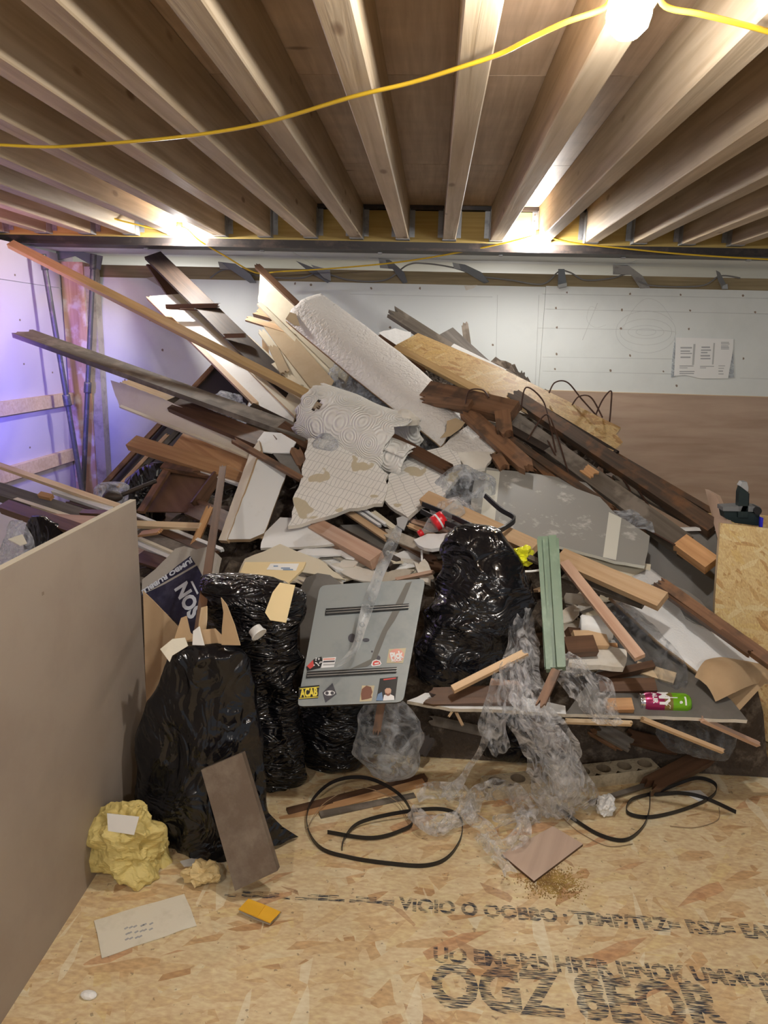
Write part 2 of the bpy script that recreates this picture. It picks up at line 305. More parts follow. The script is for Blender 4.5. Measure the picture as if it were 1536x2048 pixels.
def ana(name, c, kind):
    m, nt, b = newmat(name); b.inputs['Base Color'].default_value = (*c, 1); b.inputs['Roughness'].default_value = 0.6
    v = coords(nt, rot=(0, 0, 0.85) if kind == 'grid' else (0, 0, 0))
    if kind == 'leather':
        n = N(nt, 'ShaderNodeTexNoise', Scale=42.0, Detail=3.0, Distortion=0.8); L(nt, v, n.inputs[0]); bump(nt, b, n.outputs[0], 0.8, 0.014)
    elif kind == 'stipple':
        n = N(nt, 'ShaderNodeTexNoise', Scale=130.0, Detail=2.0); L(nt, v, n.inputs[0]); bump(nt, b, n.outputs[0], 0.5, 0.004)
    elif kind == 'grid':      # plaster that still shows the lines of its lath
        n = N(nt, 'ShaderNodeTexNoise', Scale=9.0, Detail=3.0)
        L(nt, v, n.inputs[0])
        br = nt.nodes.new('ShaderNodeTexBrick'); br.offset = 0.0; br.inputs['Scale'].default_value = 9.0; br.inputs['Mortar Size'].default_value = 0.014; br.inputs['Row Height'].default_value = 0.17; br.inputs['Color1'].default_value = (1, 1, 1, 1); br.inputs['Color2'].default_value = (1, 1, 1, 1); br.inputs['Mortar'].default_value = (0, 0, 0, 1)
        wob = nt.nodes.new('ShaderNodeMix'); wob.data_type = 'VECTOR'; wob.inputs[0].default_value = 0.035; L(nt, v, wob.inputs[4]); L(nt, n.outputs['Color'], wob.inputs[5]); L(nt, wob.outputs[1], br.inputs[0])
        n2 = N(nt, 'ShaderNodeTexNoise', Scale=6.5, Detail=2.0); L(nt, v, n2.inputs[0])
        c1 = mixc(nt, br.outputs[0], tuple(q * 0.72 for q in c), c)
        L(nt, mixc(nt, ramp(nt, n2.outputs[0], [(0.60, (0, 0, 0)), (0.615, (1, 1, 1))]), c1, (0.60, 0.52, 0.36)), b.inputs['Base Color'])
        bump(nt, b, br.outputs[0], 0.7, 0.006)
    elif kind == 'swirl':
        vo = N(nt, 'ShaderNodeTexVoronoi', Scale=9.0); L(nt, v, vo.inputs[0])
        mu = nt.nodes.new('ShaderNodeMath'); mu.operation = 'MULTIPLY'; mu.inputs[1].default_value = 62.0; L(nt, vo.outputs['Distance'], mu.inputs[0])
        si = nt.nodes.new('ShaderNodeMath'); si.operation = 'SINE'; L(nt, mu.outputs[0], si.inputs[0]); bump(nt, b, si.outputs[0], 0.45, 0.005)
        n2 = N(nt, 'ShaderNodeTexNoise', Scale=8, Detail=4.0); L(nt, v, n2.inputs[0])
        L(nt, mixc(nt, ramp(nt, n2.outputs[0], [(0.55, (0, 0, 0)), (0.8, (1, 1, 1))]), c, tuple(q * 0.8 for q in c)), b.inputs['Base Color'])
    return m
M['leather'] = ana('embossed_wallcovering', (0.76, 0.72, 0.67), 'leather')
M['poly'] = ana('white_stipple', (0.82, 0.82, 0.81), 'stipple')
M['lathgrid'] = ana('lath_marked_plaster', (0.86, 0.83, 0.77), 'grid')
M['swirl'] = ana('swirl_embossed_paper', (0.83, 0.81, 0.75), 'swirl')

def stamp(name):      # worn printed ink: broken into fine lines
    m = D.materials.new(name); m.use_nodes = True; nt = m.node_tree; nt.nodes.clear()
    out = nt.nodes.new('ShaderNodeOutputMaterial'); tr = nt.nodes.new('ShaderNodeBsdfTransparent'); b = nt.nodes.new('ShaderNodeBsdfPrincipled')
    b.inputs['Base Color'].default_value = (0.05, 0.055, 0.075, 1); b.inputs['Roughness'].default_value = 0.8
    n = N(nt, 'ShaderNodeTexNoise', Scale=1.0, Detail=3.0); L(nt, coords(nt, (26, 380, 1)), n.inputs[0])
    mx = nt.nodes.new('ShaderNodeMixShader')
    L(nt, ramp(nt, n.outputs[0], [(0.47, (0, 0, 0)), (0.55, (0.85,) * 3)]), mx.inputs[0]); L(nt, tr.outputs[0], mx.inputs[1]); L(nt, b.outputs[0], mx.inputs[2]); L(nt, mx.outputs[0], out.inputs[0])
    return m
M['stamp'] = stamp('worn_floor_print')

# ------------------------------------------------------------------ object helpers
def props(o, label=None, cat=None, group=None, kind=None):
    if label: o['label'] = label
    if cat: o['category'] = cat
    if group: o['group'] = group
    if kind: o['kind'] = kind
    return o
def link(name, me, mats, parent=None):
    if not isinstance(mats, (list, tuple)): mats = [mats]
    for m in mats: me.materials.append(M[m] if isinstance(m, str) else m)
    o = D.objects.new(name, me); COL.objects.link(o)
    if parent: setparent(o, parent)
    return o
def setparent(o, parent):
    o.parent = parent; o.matrix_parent_inverse = parent.matrix_world.inverted()
def empty(name, loc, label=None, cat=None, group=None):
    o = D.objects.new(name, None); o.location = loc; o.matrix_world = Matrix.Translation(loc); o.empty_display_size = 0.05; COL.objects.link(o)
    return props(o, label, cat, group)
def basis(x, n):
    x = x.normalized(); n = (n - x * n.dot(x)).normalized(); y = n.cross(x)
    return Matrix((x, y, n)).transposed()
def place(o, mat3, loc):
    mw = Matrix.Translation(loc) @ mat3.to_4x4()
    p = o.parent
    o.matrix_world = mw
    if p:
        o.matrix_parent_inverse = p.matrix_world.inverted(); o.matrix_basis = mw
def smooth(me, on=True):
    for p in me.polygons: p.use_smooth = on
def meshw(name, verts, faces, mats, parent=None, sm=False, mi=None):
    """mesh from world-space verts, origin at centroid"""
    c = sum((Vector(v) for v in verts), Vector()) / len(verts)
    me = D.meshes.new(name); me.from_pydata([Vector(v) - c for v in verts], [], faces)
    if mi:
        for p, i in zip(me.polygons, mi): p.material_index = i
    smooth(me, sm); me.update()
    o = link(name, me, mats, None); o.location = c; o.matrix_world = Matrix.Translation(c)
    if parent:
        o.parent = parent; o.matrix_parent_inverse = parent.matrix_world.inverted()
    return o
def box(name, lo, hi, mat, parent=None, bev=0.0, rot=None, kind=None):
    lo, hi = Vector(lo), Vector(hi); c = (lo + hi) / 2; s = hi - lo
    bm = bmesh.new(); bmesh.ops.create_cube(bm, size=1); bmesh.ops.scale(bm, vec=s, verts=bm.verts)
    if bev: bmesh.ops.bevel(bm, geom=bm.edges[:], offset=bev, segments=1, affect='EDGES')
    me = D.meshes.new(name); bm.to_mesh(me); bm.free()
    o = link(name, me, mat)
    mw = Matrix.Translation(c) @ (rot.to_4x4() if rot else Matrix.Identity(4)); o.matrix_world = mw
    if parent: o.parent = parent; o.matrix_parent_inverse = parent.matrix_world.inverted()
    if kind: o['kind'] = kind
    return o

def plankmesh(Lx, w, t, br=0, bow=0.0, mats=1, seed=0):
    """local x along the length, z the face normal; br bit1 = broken start, bit2 = broken end"""
    r = random.Random(seed); nx = 7; ny = 8 if br else 4
    ja = [r.uniform(-1, 1) for _ in range(ny)]; jb = [r.uniform(-1, 1) for _ in range(ny)]
    amp = min(0.06, w * 0.7, Lx * 0.2)
    V = []; Fc = []
    for k in (0, 1):
        for i in range(nx):
            for j in range(ny):
                u = i / (nx - 1); x = (u - 0.5) * Lx
                if i == 0: x += (ja[j] * amp * 0.6 + amp * .3 if br & 1 else 0)
                if i == nx - 1: x += (jb[j] * amp * 0.6 - amp * .3 if br & 2 else 0)
                if k and (i == 0 and br & 1 or i == nx - 1 and br & 2): x += r.uniform(-.2, .2) * amp
                z = (t / 2 if k == 0 else -t / 2) + bow * (1 - (2 * u - 1) ** 2)
                V.append((x, (j / (ny - 1) - 0.5) * w, z))
    def q(k, i, j): return k * nx * ny + i * ny + j
    for i in range(nx - 1):
        for j in range(ny - 1):
            Fc.append((q(0, i, j), q(0, i + 1, j), q(0, i + 1, j + 1), q(0, i, j + 1)))
            Fc.append((q(1, i, j), q(1, i, j + 1), q(1, i + 1, j + 1), q(1, i + 1, j)))
        Fc.append((q(0, i, 0), q(1, i, 0), q(1, i + 1, 0), q(0, i + 1, 0)))
        Fc.append((q(0, i, ny - 1), q(0, i + 1, ny - 1), q(1, i + 1, ny - 1), q(1, i, ny - 1)))
    for j in range(ny - 1):
        Fc.append((q(0, 0, j), q(0, 0, j + 1), q(1, 0, j + 1), q(1, 0, j)))
        Fc.append((q(0, nx - 1, j), q(1, nx - 1, j), q(1, nx - 1, j + 1), q(0, nx - 1, j + 1)))
    return V, Fc
_seed = [0]
def plank3(name, p0, p1, w, t, mat, nrm, br=0, bow=0.0, parent=None):
    _seed[0] += 1
    V, Fc = plankmesh((p1 - p0).length, w, t, br, bow, seed=_seed[0])
    me = D.meshes.new(name); me.from_pydata(V, [], Fc); me.update()
    B = basis(p1 - p0, nrm)
    o = link(name, me, mat, None)
    c = (p0 + p1) / 2 - B.col[2] * (t / 2)
    o.matrix_world = Matrix.Translation(c) @ B.to_4x4()
    if parent: o.parent = parent; o.matrix_parent_inverse = parent.matrix_world.inverted()
    return o
FACE = {'mix': (0.75, Vector((0, 0, 0.65))), 'cam': (1.0, Vector((0, 0, 0.0))), 'up': (0.25, Vector((0, 0, 1.0))), 'side': (0.8, Vector((-.5, 0, 0.0))), 'sider': (0.8, Vector((.6, 0, 0.1)))}
def K(name, label, cat, a, b, wpx, t, mat, br=0, face='mix', group=None, bow=0.0, parent=None):
    """a plank lying on the heap from picture point a to b; wpx = how wide its face shows"""
    p0, p1 = S(a), S(b); mid = (p0 + p1) / 2; ax = (p1 - p0).normalized()
    kc, up = FACE[face]; n = ((CAM - mid).normalized() * kc + up)
    n = (n - ax * n.dot(ax)).normalized(); s = n.cross(ax)
    q0, q1 = proj(mid - s * 0.02), proj(mid + s * 0.02); d = proj(mid + ax * .05) - proj(mid - ax * .05); d.normalize()
    e = q1 - q0; per = abs(e.x * -d.y + e.y * d.x) / 0.04
    w = max(0.008, wpx / max(per, 60))
    o = plank3(name, p0, p1, w, t, mat, n, br, bow, parent)
    if not parent: props(o, label, cat, group)
    elif label: o['label'] = label
    return o

def fitplane(P):
    c = sum(P, Vector()) / len(P)
    n = Vector()
    for i in range(len(P)): n += (P[i] - c).cross(P[(i + 1) % len(P)] - c)
    n.normalize()
    if n.dot(CAM - c) < 0: n = -n
    return c, n
def sheetmesh(name, P, n, t, mats, parent=None, jag=0.0, seed=1):
    """P: outline on a plane (world), front face along n, thickness t behind it"""
    r = random.Random(seed)
    if jag:
        Q = []
        for i in range(len(P)):
            a, b = P[i], P[(i + 1) % len(P)]; m = max(1, int((b - a).length / 0.035)); m = min(m, 14); s = n.cross(b - a).normalized()
            for k in range(m): Q.append(a.lerp(b, k / m) + (s * r.uniform(-jag, jag)))
        P = Q
    x = max(((P[i] - P[j]) for i in range(0, len(P)) for j in range(i)), key=lambda v: v.length) if len(P) < 40 else P[len(P) // 2] - P[0]
    B = basis(x, n); c = sum(P, Vector()) / len(P); Bi = B.transposed()
    bm = bmesh.new(); vs = [bm.verts.new(Bi @ (p - c)) for p in P]
    for v in vs: v.co.z = 0
    f = bm.faces.new(vs); f.normal_update()
    if f.normal.z < 0: f.normal_flip()
    ex = bmesh.ops.extrude_face_region(bm, geom=[f])
    for v in [g for g in ex['geom'] if isinstance(g, bmesh.types.BMVert)]: v.co.z -= t
    bmesh.ops.recalc_face_normals(bm, faces=bm.faces)
    if isinstance(mats, (list, tuple)) and len(mats) > 1:
        for q in bm.faces: q.normal_update(); q.material_index = 1 if abs(q.normal.z) < 0.5 else 0
    bmesh.ops.triangulate(bm, faces=[q for q in bm.faces if len(q.verts) > 4])
    me = D.meshes.new(name); bm.to_mesh(me); bm.free()
    o = link(name, me, mats); o.matrix_world = Matrix.Translation(c) @ B.to_4x4()
    if parent: o.parent = parent; o.matrix_parent_inverse = parent.matrix_world.inverted()
    return o
def SH(name, label, cat, pts, t, mats, anchors=None, jag=0.0, parent=None, group=None, off=0.0):
    """a flat sheet whose outline shows at pts; anchors = three picture points with distance that fix its plane"""
    P = [S((*a,) if len(a) > 2 else (*a, off)) for a in (anchors or pts)]
    c, n = fitplane(P)
    Q = [onplane(p[0], p[1], c, n) for p in pts]
    _seed[0] += 1
    o = sheetmesh(name, Q, n, t, mats, parent, jag, _seed[0])
    if parent is None: props(o, label, cat, group)
    elif label: o['label'] = label
    o['_p'] = (*c, *n)
    return o
def planeof(o):
    v = list(o['_p']); return Vector(v[:3]), Vector(v[3:])

def catmull(P, n=10, closed=False):
    out = []; m = len(P)
    for i in range(m if closed else m - 1):
        p0 = P[(i - 1) % m] if closed or i else P[0]; p1 = P[i]; p2 = P[(i + 1) % m]; p3 = P[(i + 2) % m] if closed or i < m - 2 else P[-1]
        for k in range(n):
            u = k / n
            out.append(0.5 * ((2 * p1) + (p2 - p0) * u + (2 * p0 - 5 * p1 + 4 * p2 - p3) * u * u + (3 * p1 - p0 - 3 * p2 + p3) * u ** 3))
    if not closed: out.append(P[-1].copy())
    return out
def tube(name, P, r, mat, parent=None, sides=6, n=8, label=None, cat=None, group=None, closed=False, flat=None):
    """swept tube; flat=(w,h) gives a flat strap whose w stands along world z"""
    Q = catmull([Vector(p) for p in P], n, closed); V = []; Fc = []; m = len(Q)
    for i, p in enumerate(Q):
        tg = (Q[min(i + 1, m - 1)] - Q[max(i - 1, 0)]).normalized()
        s = tg.cross(Vector((0, 0, 1)))
        if s.length < 1e-3: s = Vector((1, 0, 0))
        s.normalize(); u = s.cross(tg).normalized()
        rr = r(i / (m - 1)) if callable(r) else r
        if flat:
            for a, b in ((-1, -1), (1, -1), (1, 1), (-1, 1)): V.append(p + s * a * flat[1] / 2 + u * b * flat[0] / 2)
        else:
            for k in range(sides):
                a = 2 * math.pi * k / sides; V.append(p + s * math.cos(a) * rr + u * math.sin(a) * rr)
    sd = 4 if flat else sides
    for i in range(m - 1):
        for k in range(sd): Fc.append((i * sd + k, i * sd + (k + 1) % sd, (i + 1) * sd + (k + 1) % sd, (i + 1) * sd + k))
    Fc.append(tuple(range(sd))[::-1]); Fc.append(tuple((m - 1) * sd + k for k in range(sd)))
    o = meshw(name, V, Fc, mat, parent, not flat)
    return props(o, label, cat, group)
def nz(p, s, seed=0.0): return noise.noise(Vector(p) * s + Vector((seed, seed * 1.7, -seed)))
def ribbon(name, P, widths, mat, amp=0.02, label=None, cat=None, seed=0.0, parent=None, side=None, n=10, nv=12, group=None):
    """crumpled sheet following a path"""
    P = [Vector(p) for p in P]; Q = catmull(P, n); m = len(Q); V = []; Fc = []
    for i, p in enumerate(Q):
        tg = (Q[min(i + 1, m - 1)] - Q[max(i - 1, 0)]).normalized()
        u = i / (m - 1) * (len(widths) - 1); k = min(int(u), len(widths) - 2); wd = widths[k] + (widths[k + 1] - widths[k]) * (u - k)
        s = (side or tg.cross((CAM - p).normalized())).normalized(); nn = tg.cross(s).normalized()
        if nn.dot(CAM - p) < 0: nn = -nn
        for j in range(nv + 1):
            v = j / nv - 0.5
            arc = i / n * 0.10
            q = p + s * v * wd * (1 + 0.30 * nz(Vector((arc * 6, 0, 0)), 1.0, seed + 3))
            g = Vector((arc * 7.0, v * wd * 34.0, 0)); g2 = Vector((arc * 22.0, v * wd * 60.0, 0))
            q = q + nn * (amp * 1.9 * (0.4 - 2 * abs(nz(g, 1.0, seed))) + amp * 0.8 * nz(g2, 1.0, seed + 5) + amp * nz(q, 14, seed) + wd * 0.22 * (1 - (2 * v) ** 2))
            q = q + s * amp * nz(q, 12, seed + 11)
            V.append(q)
    for i in range(m - 1):
        for j in range(nv): a = i * (nv + 1) + j; Fc.append((a, a + 1, a + nv + 2, a + nv + 1))
    o = meshw(name, V, Fc, mat, parent, True)
    return props(o, label, cat, group)
def bag(name, rows, Y, mat, dr=0.8, amp=0.022, label=None, cat=None, seed=0.0, lean=0.0, nth=88, nr=84, vs=1.0, parent=None, floorz=None):
    """a filled sack; rows = (picture y, left x, right x) from top to bottom"""
    rows = sorted(rows); V = []; Fc = []
    R = []
    for (y, a, b) in rows:
        yy = Y + lean * (y - rows[-1][0]); pa, pb = A(a, y, yy), A(b, y, yy); c = (pa + pb) / 2; R.append((c, (pb - pa).length / 2))
    if floorz is not None:
        for c, h in R: c.z = max(c.z, floorz)
    C = catmull([c for c, _ in R], 12); H = catmull([Vector((h, 0, 0)) for _, h in R], 12)
    m = len(C)
    for i in range(m):
        c, h = C[i], max(H[i].x, 0.004)
        for k in range(nth):
            a = 2 * math.pi * k / nth; d = Vector((math.cos(a), math.sin(a) * dr, 0))
            p = c + d * h
            q = Vector((p.x, p.y, p.z * vs))
            f = amp * 1.6 * nz(q, 4, seed) + amp * 1.5 * (0.45 - 2 * abs(nz(q, 7, seed + 2))) + amp * 0.55 * (0.4 - 2 * abs(nz(q, 15, seed + 4)))
            V.append(p + d * f * min(1, h / 0.08))
    if floorz is not None:
        for v in V: v.z = max(v.z, floorz)
    for i in range(m - 1):
        for k in range(nth): Fc.append((i * nth + k, (i + 1) * nth + k, (i + 1) * nth + (k + 1) % nth, i * nth + (k + 1) % nth))
    Fc.append(tuple(range(nth))); Fc.append(tuple(((m - 1) * nth + k) for k in range(nth))[::-1])
    o = meshw(name, V, Fc, mat, parent, True)
    return props(o, label, cat)
def crumple(name, c, r, mat, amp, seed, label=None, cat=None, parent=None, sub=4, fr=(6, 14, 30), crease=False):
    bm = bmesh.new(); bmesh.ops.create_icosphere(bm, subdivisions=sub, radius=1.0)
    me = D.meshes.new(name)
    for v in bm.verts:
        q = Vector((v.co.x * r[0], v.co.y * r[1], v.co.z * r[2])); k = v.co.copy()
        if crease:
            f = 0.0
            for s, a in zip(fr, (amp, amp * .6, amp * .3)):
                dd = noise.voronoi(q * s + Vector((seed, s, 0)))[0]; f += a * (1.6 * dd[0] - 0.8)
        else: f = sum(a * (1 - 2.2 * abs(nz(q, s, seed + s))) for s, a in zip(fr, (amp, amp * .7, amp * .4)))
        v.co = q + k * f
    lo = min(v.co.z for v in bm.verts)
    for v in bm.verts: v.co.z = max(v.co.z, -r[2] * 0.98)
    bm.to_mesh(me); bm.free(); smooth(me, False)
    o = link(name, me, mat); o.location = c; o.matrix_world = Matrix.Translation(c)
    if parent: o.parent = parent; o.matrix_parent_inverse = parent.matrix_world.inverted()
    return props(o, label, cat)
def text(name, s, origin, xdir, n, size, mat, parent=None, ext=0.0003, sx=1.0, align='CENTER', shear=0.0):
    cu = D.curves.new(name, 'FONT'); cu.body = s; cu.size = size; cu.extrude = ext; cu.align_x = align; cu.align_y = 'CENTER'; cu.shear = shear; cu.resolution_u = 3; cu.offset = 0.045 * size
    o = D.objects.new(name, cu); COL.objects.link(o)
    bpy.context.view_layer.update()
    me = D.meshes.new_from_object(o.evaluated_get(bpy.context.evaluated_depsgraph_get()))
    D.objects.remove(o); D.curves.remove(cu)
    for v in me.vertices: v.co.x *= sx
    me.name = name; me.materials.clear()
    t = link(name, me, mat); t.matrix_world = Matrix.Translation(origin) @ basis(xdir, n).to_4x4()
    if parent: t.parent = parent; t.matrix_parent_inverse = parent.matrix_world.inverted()
    return t
def decal(name, pts, c, n, mat, parent, off=0.0015, t=0.0008, label=None):
    o = sheetmesh(name, [onplane(x, y, c, n, off) for x, y in pts], n, t, mat, parent)
    if label: o['label'] = label
    return o
def ell(x, y, rx, ry, k=20, a0=0.0):
    return [(x + rx * math.cos(2 * math.pi * i / k) * math.cos(a0) - ry * math.sin(2 * math.pi * i / k) * math.sin(a0), y + rx * math.cos(2 * math.pi * i / k) * math.sin(a0) + ry * math.sin(2 * math.pi * i / k) * math.cos(a0)) for i in range(k)]

# ================================================================== THE SETTING
JZ, JT = 2.21, 2.422                      # joist underside / deck underside
WY, BY = 5.60, 5.02                       # half wall, steel beam
floor = box('floor', (-4.2, -2.5, -0.05), (4.2, 9.0, 0.0), 'osb', kind='structure')
props(floor, 'pale oriented strand board floor with worn black print', 'floor')

# --- ceiling: plywood deck panels, joists with hangers, ledger
ceil = empty('ceiling', (0, 1.5, JT)); props(ceil, 'open timber ceiling of joists under a plywood deck', 'ceiling', kind='structure')
yy = -2.2; k = 0
while yy < BY:
    y2 = min(yy + 1.215, BY + 0.05)
    for xa, xb in ((-4.2, -1.2), (-1.195, 1.24), (1.245, 4.2)):
        box('deck_panel', (xa, yy, JT), (xb, y2, JT + 0.018), 'deck', ceil)
    yy = y2 + 0.004; k += 1
def joistmesh(Lh):
    V, Fc = plankmesh(Lh, 0.08, JT - JZ, 0, 0.0)
    me = D.meshes.new('joist'); me.from_pydata(V, [], Fc)
    bm = bmesh.new(); bm.from_mesh(me); bmesh.ops.recalc_face_normals(bm, faces=bm.faces)
    es = [e for e in bm.edges if abs(e.verts[0].co.y) > .0399 and abs(e.verts[1].co.y) > .0399 and abs(abs(e.verts[0].co.z) - (JT - JZ) / 2) < 1e-4 and abs(e.verts[0].co.z - e.verts[1].co.z) < 1e-4 and abs(e.verts[0].co.y - e.verts[1].co.y) < 1e-4]
    bmesh.ops.bevel(bm, geom=es, offset=0.004, segments=1, affect='EDGES'); bm.to_mesh(me); bm.free(); me.materials.append(M['joist']); return me
jm = joistmesh(BY - 0.01 + 2.2)
hm = None
JX = [0.030 + 0.300 * i for i in range(-12, 13)]
def hangermesh():
    V = []; Fc = []
    def bx(lo, hi):
        b = len(V)
        for z in (lo[2], hi[2]):
            for x, y in ((lo[0], lo[1]), (hi[0], lo[1]), (hi[0], hi[1]), (lo[0], hi[1])): V.append((x, y, z))
        for f in ((0, 3, 2, 1), (4, 5, 6, 7), (0, 1, 5, 4), (1, 2, 6, 5), (2, 3, 7, 6), (3, 0, 4, 7)): Fc.append(tuple(b + q for q in f))
    for s in (-1, 1):
        x0 = s * 0.0415
        bx((min(x0, x0 + s * .003), -0.075, 0.0), (max(x0, x0 + s * .003), 0, 0.165))           # side cheeks
        bx((min(x0, x0 + s * .034), -0.004, 0.02), (max(x0, x0 + s * .034), 0.0, 0.185))         # nailing flanges
        for i in range(4): bx((x0 + s * .010, -0.010, 0.04 + i * .036), (x0 + s * .024, -0.003, 0.054 + i * .036))
        bx((min(x0, x0 + s * .003), -0.075, 0.165), (max(x0, x0 + s * .003), -0.03, 0.185))
    bx((-0.044, -0.075, -0.003), (0.044, 0, 0.0))
    me = D.meshes.new('joist_hanger'); me.from_pydata(V, [], Fc); me.materials.append(M['galv']); return me
hm = hangermesh()
for i, x in enumerate(JX):
    j = D.objects.new('joist', jm); COL.objects.link(j)
    j.matrix_world = Matrix.Translation((x + 0.04, (BY - 0.01 - 2.2) / 2, (JZ + JT) / 2)) @ Matrix.Rotation(math.pi / 2, 4, 'Z')
    j.parent = ceil; j.matrix_parent_inverse = ceil.matrix_world.inverted()
    h = D.objects.new('joist_hanger', hm); COL.objects.link(h); h.matrix_world = Matrix.Translation((x + 0.04, BY - 0.012, JZ))
    h.parent = j; h.matrix_parent_inverse = (j.parent.matrix_world @ j.matrix_parent_inverse @ j.matrix_basis).inverted()
M['ledger'] = wood('yellow_ledger', (0.58, 0.38, 0.09), (0.74, 0.53, 0.17), 0.6, (1.2, 20, 30), 0.15)
box('ledger', (-4.2, BY - 0.008, JZ - 0.01), (4.2, BY + 0.03, JT - 0.03), 'ledger', ceil)
st = empty('steel_beam', (0, BY + .1, 2.13), 'dark steel beam carrying the ends of the ceiling joists', 'beam'); st['kind'] = 'structure'
box('bottom_flange', (-4.2, BY - 0.045, 2.145), (4.2, BY + 0.15, 2.16), 'steel', st)
box('web', (-4.2, BY + 0.045, 2.16), (4.2, BY + 0.06, 2.40), 'steel', st)
box('packer', (-4.2, BY - 0.03, 2.16), (4.2, BY + 0.035, JZ - 0.012), 'steel', st)
box('top_flange', (-4.2, BY - 0.045, JT - 0.025), (4.2, BY + 0.15, JT - 0.002), 'steel', st)
for i in range(10): 
    bx = -3.6 + i * .8
    o = box('bolt', (bx, BY + .07, 2.133), (bx + .03, BY + .1, 2.146), 'galv', st, 0.004)

# --- ceiling of the room behind, seen over the half wall
cb = empty('ceiling_back_room', (0, 6.7, 2.16)); props(cb, 'white boarded ceiling of the room behind the half wall', 'ceiling', kind='structure')
for xa, xb in ((-4.2, -3.35), (-3.345, -1.0), (-0.995, 1.35), (1.355, 4.2)):
    box('ceiling_board', (xa, BY + 0.16, 2.15), (xb, 9.0, 2.165), 'wallw', cb)
box('wall_back_room', (-4.2, 8.9, 0), (4.2, 9.0, 2.4), 'wallw', kind='structure')['label'] = 'white far wall of the room behind'

# --- half wall at the back
wb = empty('wall_back', (0, WY, 0)); props(wb, 'white boarded half wall behind the rubbish heap', 'wall', kind='structure')
SPL = 0.80
box('plasterboard', (-2.72, WY, 0.0), (SPL - 0.003, WY + 0.0125, 1.985), 'wallw', wb)
box('plasterboard', (SPL, WY, 1.243), (3.7, WY + 0.0125, 1.992), 'wallw', wb)
box('plywood_panel', (SPL - 0.3, WY - 0.006, 0.0), (3.7, WY + 0.012, 1.238), 'ply', wb)
box('ply_top_edge', (SPL - 0.3, WY - 0.007, 1.238), (3.7, WY + 0.012, 1.243), 'palepine', wb)
box('wall_plate', (-2.62, WY + 0.005, 1.985), (3.7, WY + 0.09, 2.075), 'plate', wb)
for x in (-1.8, -.9, 0.3, 1.5, 2.4): box('stud', (x, WY + 0.0127, 0), (x + .045, WY + 0.10, 1.985), 'plate', wb)
def wallpt(x, y, off=0.0): return A(x, y, WY - off)
def wline(pts, r=0.0011, mat='pencil', name='pencil_line'): return tube(name, [wallpt(x, y, 0.0) for x, y in pts], r, mat, wb, 4, 4)
for pts in ([(1085, 588), (1300, 592), (1536, 597)], [(1090, 618), (1536, 628)], [(1075, 656), (1300, 660), (1350, 664)], [(1085, 714), (1345, 718)], [(1085, 742), (1345, 748)], [(995, 590), (992, 730)], [(1078, 590), (1070, 780)],
            [(700, 588), (860, 592), (985, 594)], [(1195, 606), (1165, 680)], [(1480, 756), (1536, 758)]): wline(pts)
for rx, ry in ((20, 7), (36, 13), (52, 26), (60, 42)):
    wline([(1292 + rx * math.cos(a), 664 + ry * math.sin(a)) for a in [i * 0.4 for i in range(17)]], 0.0008)
wline([(1245, 660), (1262, 625), (1290, 598), (1320, 606), (1345, 640)], 0.0007); wline([(1195, 618), (1180, 614), (1174, 640), (1190, 655), (1212, 650)], 0.0007)
for x, y in ((1134, 585), (1260, 588), (1361, 590), (1486, 591), (1114, 655), (1242, 657), (1378, 658), (1260, 711), (1110, 738), (1221, 741), (1327, 743), (1487, 717), (1510, 624), (1244, 620), (1353, 772), (985, 690), (870, 668), (780, 655), (742, 577), (622, 570), (1113, 708), (1112, 616), (300, 640), (325, 700), (250, 760), (590, 567), (1380, 621), (840, 577)):
    bmh = [wallpt(x + dx * random.uniform(1.4, 3), y + dy * random.uniform(1.4, 3.2), 0.0008) for dx, dy in ((-1, 0), (-.6, -.9), (.5, -1), (1, 0), (.6, 1), (-.5, .9))]
    sheetmesh('screw_hole', bmh, Vector((0, -1, 0)), 0.0006, 'hole', wb)
# damaged plaster near the post
sheetmesh('plaster_scar', [wallpt(x, y, 0.0012) for x, y in ((292, 556), (310, 553), (345, 556), (360, 590), (338, 586), (318, 572))], Vector((0, -1, 0)), 0.001, 'plasterdirty', wb)
sheetmesh('plaster_scar', [wallpt(x, y, 0.0012) for x, y in ((928, 571), (955, 570), (948, 576), (932, 581))], Vector((0, -1, 0)), 0.001, 'plaster', wb)

# --- left wall in lilac light, post and rails
LX = -2.80
wl = empty('wall_left', (LX, 5, 0)); props(wl, 'lilac lit plasterboard wall at the end of the room', 'wall', kind='structure')
box('plasterboard', (LX - 0.02, -2.5, 0.0), (LX, WY + 0.1, 1.888), 'lilac', wl)
box('plasterboard', (LX - 0.02, -2.5, 1.892), (LX, WY + 0.1, 2.135), 'lilac', wl)
for x, y in ((40, 640), (48, 728), (60, 895), (105, 745), (30, 550)):
    p = XX(x, y, LX + 0.001); box('screw_hole', p - Vector((.0005, .008, .006)), p + Vector((.0005, .008, .006)), 'hole', wl)
post = box('post', (-2.79, WY - 0.12, 0), (-2.62, WY - 0.005, 2.08), 'post'); props(post, 'tall pinkish timber post in the corner by the metal pipes', 'post')
wd = box('plaster_strip', (-2.62, WY - 0.10, 0), (-2.545, WY - 0.005, 2.05), 'plasterdirty'); props(wd, 'grubby plaster strip beside the corner post', 'plaster')
for nm, z, lab in (('wall_rail', 1.03, 'upper pale timber rail across the lilac wall'), ('wall_rail', 0.60, 'lower pale timber rail across the lilac wall')):
    o = box(nm, (LX + .001, 2.6, z), (LX + 0.045, WY - 0.13, z + 0.09), 'palepine'); props(o, lab, 'rail')
